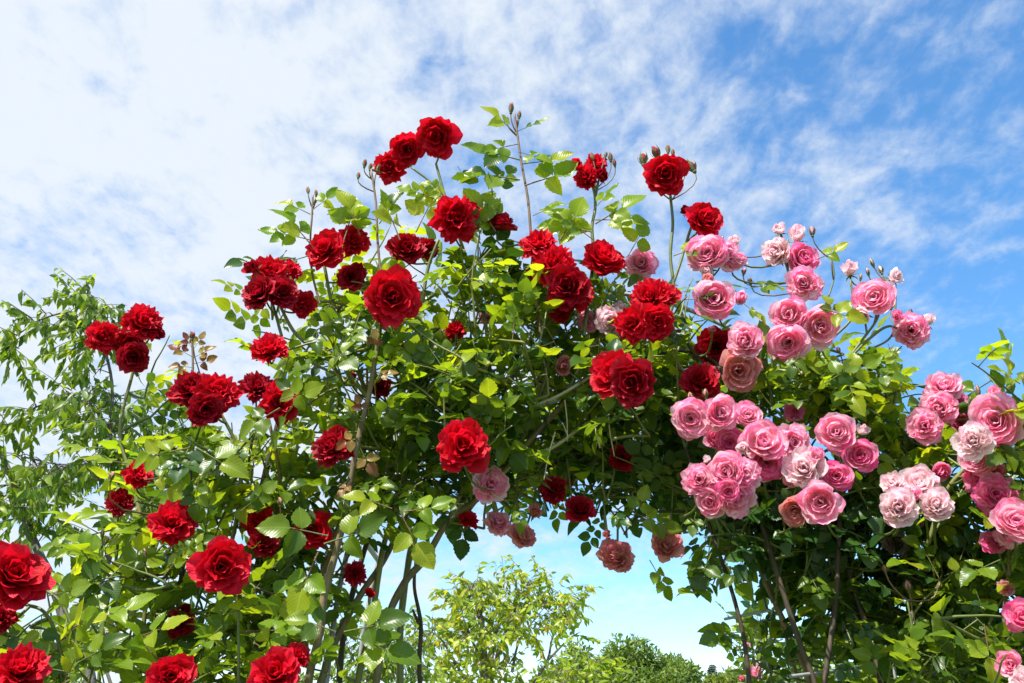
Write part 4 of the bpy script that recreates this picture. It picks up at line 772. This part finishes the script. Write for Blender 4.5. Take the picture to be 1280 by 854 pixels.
# ================================================================== trees
def simple_tree(name, label, Y, trunk, limbs, regs, mat, lsize, bank, droop=0.6, bark='bark', rpx=5, cap=300, base=None, group=None, dens=1.0, jitter=0.5):
    """trunk/limbs: pixel paths; regs: foliage ellipsoids (cx, cy, rx, ry, depth half extent, sprays)"""
    b = base or at(*trunk[0], Y); b = Vector((b.x, b.y, 0)); t = thing(name, label, 'tree', b, group); hubs = []
    def limb(nm, pts, r, r1, Yo=0.0, Ye=None):
        n = len(pts); P = catmull([at(x, y, Y + Yo + ((Ye if Ye is not None else Yo) - Yo) * i / max(1, n - 1)) for i, (x, y) in enumerate(pts)], 5); o0 = P[0]; mb = MB()
        tube(mb, [p - o0 for p in P], px2m(P[0], r), px2m(P[-1], r1), 8, knots=0.06); hubs.extend(P); obj(nm, mb.mesh(nm, (MAT[bark],)), t, Matrix.Translation(o0))
    mbt = MB(); P = [b, at(*trunk[0], Y)]; P = catmull(P + [at(x, y, Y) for x, y in trunk[1:]], 5)
    tube(mbt, [p - b for p in P], px2m(P[-1], rpx) * 1.6, px2m(P[-1], rpx * 0.5), 10, knots=0.05); obj('trunk', mbt.mesh('trunk', (MAT[bark],)), t, Matrix.Translation(b)); hubs.extend(P)
    for l in limbs: limb('branch', l[0], l[1], l[1] * 0.2, *(l[2:] if len(l) > 2 else ()))
    L_ = []; tw = MB()
    for (cx, cy, rx, ry, dz, n) in regs:
        for _ in range(int(n * dens)):
            while True:
                a, q, c = random.uniform(-1, 1), random.uniform(-1, 1), random.uniform(-1, 1)
                if a * a + q * q + c * c < 1: break
            p = at(cx + a * rx, cy + q * ry, Y + c * dz); d = Vector((a * 0.8, c * .5, 0.25)) + rv(0.45); ln = lsize * random.uniform(2.2, 3.8); d = (d + Vector((0, 0, -droop * .5))).normalized()
            h = min(hubs, key=lambda v: (v - p).length_squared)
            if (h - p).length < lsize * 9:
                m = (h + p) / 2 + Vector((0, 0, .1 * (h - p).length)); tube(tw, [h - b, m - b, p - b], lsize * 0.05, lsize * 0.025, 4)
            end = p + d * ln + Vector((0, 0, -droop * ln * 0.3)); tube(tw, [p - b, (p + end) / 2 - b + Vector((0, 0, .03 * ln)), end - b], lsize * 0.04, lsize * 0.02, 4)
            k = int(ln / lsize * 4.2)
            for i in range(k):
                tt = (i + .5) / k; pos = p.lerp(end, tt); ld = Vector((random.gauss(0, jitter), random.gauss(0, jitter), -droop + random.gauss(0, .3))) + d * 0.4
                L_.append((pos, ld.normalized(), (rv(0.6) + Vector((0, -.4, .6))).normalized(), lsize * random.uniform(.7, 1.2)))
    L_.sort(key=lambda l: -l[3] / depth(l[0])); st = Stuff()
    for i, (pos, ld, up, sz) in enumerate(L_):
        M = frame(pos, ld, up, sz)
        if i < cap: obj('leaf', leaflet_mesh(i % 2, mat, bank), t, M)
        else: st.add(mat, i % 2, M)
    st.build('crown', t, bank)
    o = obj('twigs', tw.mesh('twigs', (MAT[bark],)), t, Matrix.Translation(b)); o['kind'] = 'stuff'
    return t
simple_tree('cherry_tree', 'tall tree with drooping mid green leaves at the far left behind the red roses', 4.6,
    [(110, 900), (92, 820), (70, 740), (48, 690), (32, 650), (12, 590), (-20, 530)],
    [([(85, 800), (130, 720), (145, 640), (138, 560), (140, 480), (126, 420), (112, 375), (108, 352)], 4), ([(132, 440), (100, 402), (88, 390), (50, 400), (20, 420), (-20, 445)], 2.2), ([(140, 540), (110, 505), (70, 500), (30, 515), (-10, 520)], 2.4),
     ([(143, 620), (110, 585), (70, 580), (20, 570)], 2.4), ([(145, 620), (180, 570), (215, 540), (240, 520)], 2.4), ([(40, 670), (15, 625), (-10, 620)], 2.2), ([(70, 740), (50, 700), (10, 690)], 2.2), ([(120, 740), (165, 700), (200, 650)], 2.4), ([(95, 830), (120, 770), (125, 720)], 2.4), ([(60, 860), (66, 790), (55, 720)], 3.0), ([(140, 860), (120, 790), (140, 750)], 2.4)],
    [(108, 358, 8, 12, .1, 10), (112, 380, 14, 20, .15, 22), (120, 410, 24, 30, .3, 34), (112, 450, 14, 30, .25, 14), (60, 398, 38, 14, .2, 26), (12, 432, 22, 18, .2, 22), (100, 495, 38, 14, .3, 24), (55, 510, 30, 14, .25, 22), (145, 510, 40, 24, .4, 30), (112, 540, 12, 12, .2, 6), (190, 545, 50, 32, .5, 40), (150, 585, 60, 24, .5, 38),
     (70, 580, 26, 10, .3, 14), (25, 580, 30, 14, .3, 20), (55, 610, 28, 18, .3, 22), (15, 640, 28, 26, .3, 22), (60, 655, 18, 18, .2, 14), (-10, 520, 12, 14, .2, 6), (220, 600, 60, 40, .5, 30), (-20, 600, 20, 40, .3, 16), (10, 860, 50, 20, .4, 8), (260, 640, 60, 50, .6, 16)],
    'cherry', 0.074, SLIM, droop=0.75, dens=0.56)
simple_tree('fruit_tree', 'loose yellow green fruit tree in the gap under the arch', 5.4,
    [(606, 960), (606, 880), (605, 820), (600, 770), (590, 735)],
    [([(606, 870), (628, 800), (645, 760), (655, 735)], 2.6), ([(640, 960), (655, 880), (684, 826), (694, 790), (735, 742)], 2.8), ([(600, 880), (570, 830), (552, 800), (540, 790)], 2.4), ([(614, 870), (618, 800), (632, 770)], 2), ([(684, 826), (710, 800), (725, 790)], 1.8), ([(606, 830), (585, 790), (572, 745)], 2), ([(640, 840), (650, 800), (680, 760)], 2)],
    [(588, 735, 24, 20, .2, 18), (575, 760, 28, 30, .3, 20), (620, 750, 40, 30, .3, 32), (668, 738, 36, 24, .3, 24), (700, 755, 30, 26, .3, 18), (715, 770, 22, 34, .3, 13), (640, 780, 60, 26, .4, 34), (600, 800, 50, 30, .4, 22), (550, 800, 22, 26, .3, 14), (660, 820, 60, 30, .4, 22), (560, 840, 50, 20, .4, 16), (620, 850, 60, 20, .4, 18), (540, 775, 14, 14, .2, 4), (690, 725, 10, 10, .1, 3)],
    'pear', 0.052, SLIM, droop=0.35, dens=1.1, group='trees behind the arch')
simple_tree('fruit_tree', 'leafy green tree glimpsed low behind the bare left canes of the arch', 6.5,
    [(470, 980), (465, 900), (462, 840), (470, 790)],
    [([(465, 880), (440, 820), (420, 790)], 2.2), ([(464, 860), (500, 810), (530, 780)], 2.2)],
    [(440, 800, 40, 34, .5, 40), (490, 800, 46, 34, .5, 48), (530, 820, 36, 34, .5, 34), (470, 840, 80, 24, .5, 50), (480, 770, 30, 14, .3, 8)],
    'cherry', 0.055, SLIM, droop=0.5, group='trees behind the arch')
simple_tree('lime_shrub', 'bright yellow green shrub tips rising right of the fruit tree', 4.0,
    [(725, 960), (728, 900), (732, 850)], [([(730, 880), (715, 845), (700, 835)], 1.5), ([(730, 880), (745, 840), (750, 815)], 1.5)],
    [(735, 835, 22, 22, .15, 14), (712, 840, 22, 16, .15, 8), (750, 850, 16, 20, .15, 7), (690, 852, 26, 12, .15, 6)], 'lime', 0.042, SLIM, droop=0.3, cap=200, group='trees behind the arch')
def far_tree(name, label, cx, top, rpx, Y, mat, n=9000, leaf=0.30, lobes=9, seed=0, flat=0.8, group='distant trees on the horizon'):
    rr = random.Random(seed); p = at(cx, top + rpx, Y); rad = px2m(p, rpx); b = Vector((p.x, p.y, 0)); t = thing(name, label, 'tree', b, group)
    cz = max(p.z, rad * 0.9); mb = MB(); tube(mb, [Vector((0, 0, 0)), Vector((0.1, 0, cz * .5)), Vector((0, 0.1, cz + rad * .3))], rad * .09, rad * .03, 8); obj('trunk', mb.mesh('trunk', (MAT['bark'],)), t, W[t].copy())
    for k in range(5):
        q = k * 1.25 + seed; mb = MB(); tube(mb, [Vector((0, 0, cz * .5)), Vector((math.cos(q) * rad * .35, math.sin(q) * rad * .35, cz * .9)), Vector((math.cos(q) * rad * .7, math.sin(q) * rad * .7, cz + rad * .2))], rad * .04, rad * .012, 5); obj('branch', mb.mesh('branch', (MAT['bark'],)), t, W[t].copy())
    st = Stuff(); C = []
    for k in range(lobes * 5):
        v = Vector((rr.gauss(0, 1), rr.gauss(0, 1), rr.gauss(0, 1))).normalized(); rl = rad * rr.uniform(.10, .34)
        C.append((Vector((v.x, v.y, v.z * rr.uniform(.6, 1.05))) * (rad - rl) * rr.uniform(.55, 1.12), rl))
    tot = sum(c[1] ** 2 for c in C)
    for c, rl in C:
        for _ in range(int(n * rl * rl / tot)):
            v = Vector((rr.gauss(0, 1), rr.gauss(0, 1), rr.gauss(0, 1))).normalized(); q = c + v * rl * rr.uniform(.6, 1.08); q.z *= flat if q.z < 0 else 1
            pos = b + Vector((0, 0, cz)) + q
            if pos.z < .3: continue
            dd = (v + Vector((rr.gauss(0, .6), rr.gauss(0, .6), rr.gauss(0, .6)))).normalized()
            st.add(mat, rr.randrange(2), frame(pos, dd, (v + Vector((rr.gauss(0, .5), rr.gauss(0, .5), .5 + rr.gauss(0, .5)))).normalized(), leaf * rr.uniform(.6, 1.2)))
    st.build('crown', t, SLIM); return t
far_tree('broadleaf_tree', 'big round mid green tree in the distance under the arch', 786, 783, 74, 42, 'far', 13000, .27, 10, 1)
far_tree('broadleaf_tree', 'darker rounded tree just left of the biggest distant tree behind the fruit tree', 712, 806, 60, 46, 'far', 7000, .30, 8, 2)
far_tree('broadleaf_tree', 'low distant tree sloping down right of the biggest round tree', 846, 818, 44, 44, 'far', 6000, .27, 8, 3)
far_tree('broadleaf_tree', 'pale yellow green distant tree beside the small dark spruce', 912, 832, 46, 50, 'farlime', 6000, .30, 8, 4)
far_tree('broadleaf_tree', 'light green distant tree behind the right canes of the arch', 985, 822, 56, 46, 'farlime', 6000, .30, 8, 5)
far_tree('broadleaf_tree', 'light green distant tree low behind the shaded pink rose', 1070, 820, 60, 48, 'farlime', 6000, .30, 8, 6)
far_tree('broadleaf_tree', 'mid green distant tree seen through leaves near the lower right corner', 1190, 790, 74, 38, 'far', 8000, .27, 8, 7)
far_tree('broadleaf_tree', 'distant green tree low behind the lower left rose bushes', 330, 826, 60, 44, 'farlime', 5000, .30, 8, 8)
far_tree('broadleaf_tree', 'distant green tree near the lower left corner behind the roses', 120, 838, 60, 44, 'far', 5000, .30, 8, 9)
def spruce(cx, top, Y):
    p = at(cx, top, Y); b = Vector((p.x, p.y, 0)); t = thing('spruce_tree', 'small dark pointed spruce standing on the horizon beyond the arch', 'tree', b); H = p.z; mb = MB()
    tube(mb, [Vector((0, 0, 0)), Vector((0, 0, H * .5)), Vector((0, 0, H))], H * .02, .01, 6); obj('trunk', mb.mesh('trunk', (MAT['bark'],)), t, W[t].copy()); st = Stuff()
    for i in range(46):
        z = H * (.12 + .86 * (i / 46)); r = H * .2 * (1 - i / 46) + .08
        for k in range(9):
            q = random.uniform(0, 6.28)
            for s_ in range(5):
                rr_ = r * (s_ + 1) / 5; st.add('needle', 0, frame(b + Vector((math.cos(q) * rr_, math.sin(q) * rr_, z - rr_ * .25)), Vector((math.cos(q + random.uniform(-.8, .8)), math.sin(q), -.2)), (Vector((0, 0, 1)) + rv(.3)).normalized(), .35))
    st.build('crown', t, SLIM)
spruce(889, 826, 75)
# ---- insect flying in the gap
ip = at(566, 648, 1.25); ins = thing('flying_insect', 'tiny dark insect in flight against the sky left under the arch', 'insect', ip)
mb = MB()
def ball(mb, c, r, n=8, m=0):
    V = []; 
    for i in range(7):
        a = math.pi * i / 6
        for k in range(n): V.append((c[0] + r[0] * math.cos(a), c[1] + r[1] * math.sin(a) * math.cos(2 * math.pi * k / n), c[2] + r[2] * math.sin(a) * math.sin(2 * math.pi * k / n)))
    mb.add(V, [(i * n + k, i * n + (k + 1) % n, (i + 1) * n + (k + 1) % n, (i + 1) * n + k) for i in range(6) for k in range(n)], None, m)
ball(mb, (-.0022, 0, 0), (.0022, .0013, .0013)); ball(mb, (.0008, 0, .0002), (.0013, .0012, .0012)); ball(mb, (.0025, 0, 0), (.0008, .0009, .0009))
dk = bark_mat('insect_body', (0.01, 0.01, 0.01), (0.04, 0.03, 0.02), 400)
obj('body', mb.mesh('body', (dk,)), ins, W[ins].copy())
wm = bark_mat('insect_wing', (0.3, 0.3, 0.3), (0.45, 0.45, 0.45), 400, 0.3)
for s_ in (-1, 1):
    V, Fq, U = LO[0]; me = mesh_np('wing', V * .005, Fq, U, True, (wm,)); obj('wing', me, ins, W[ins] @ Matrix.Translation((0, 0, .001)) @ Matrix.Rotation(R(90 - 90 * s_ - 25 * s_), 4, 'Z') @ Matrix.Rotation(R(35), 4, 'X'))
print('objects', len(bpy.data.objects))
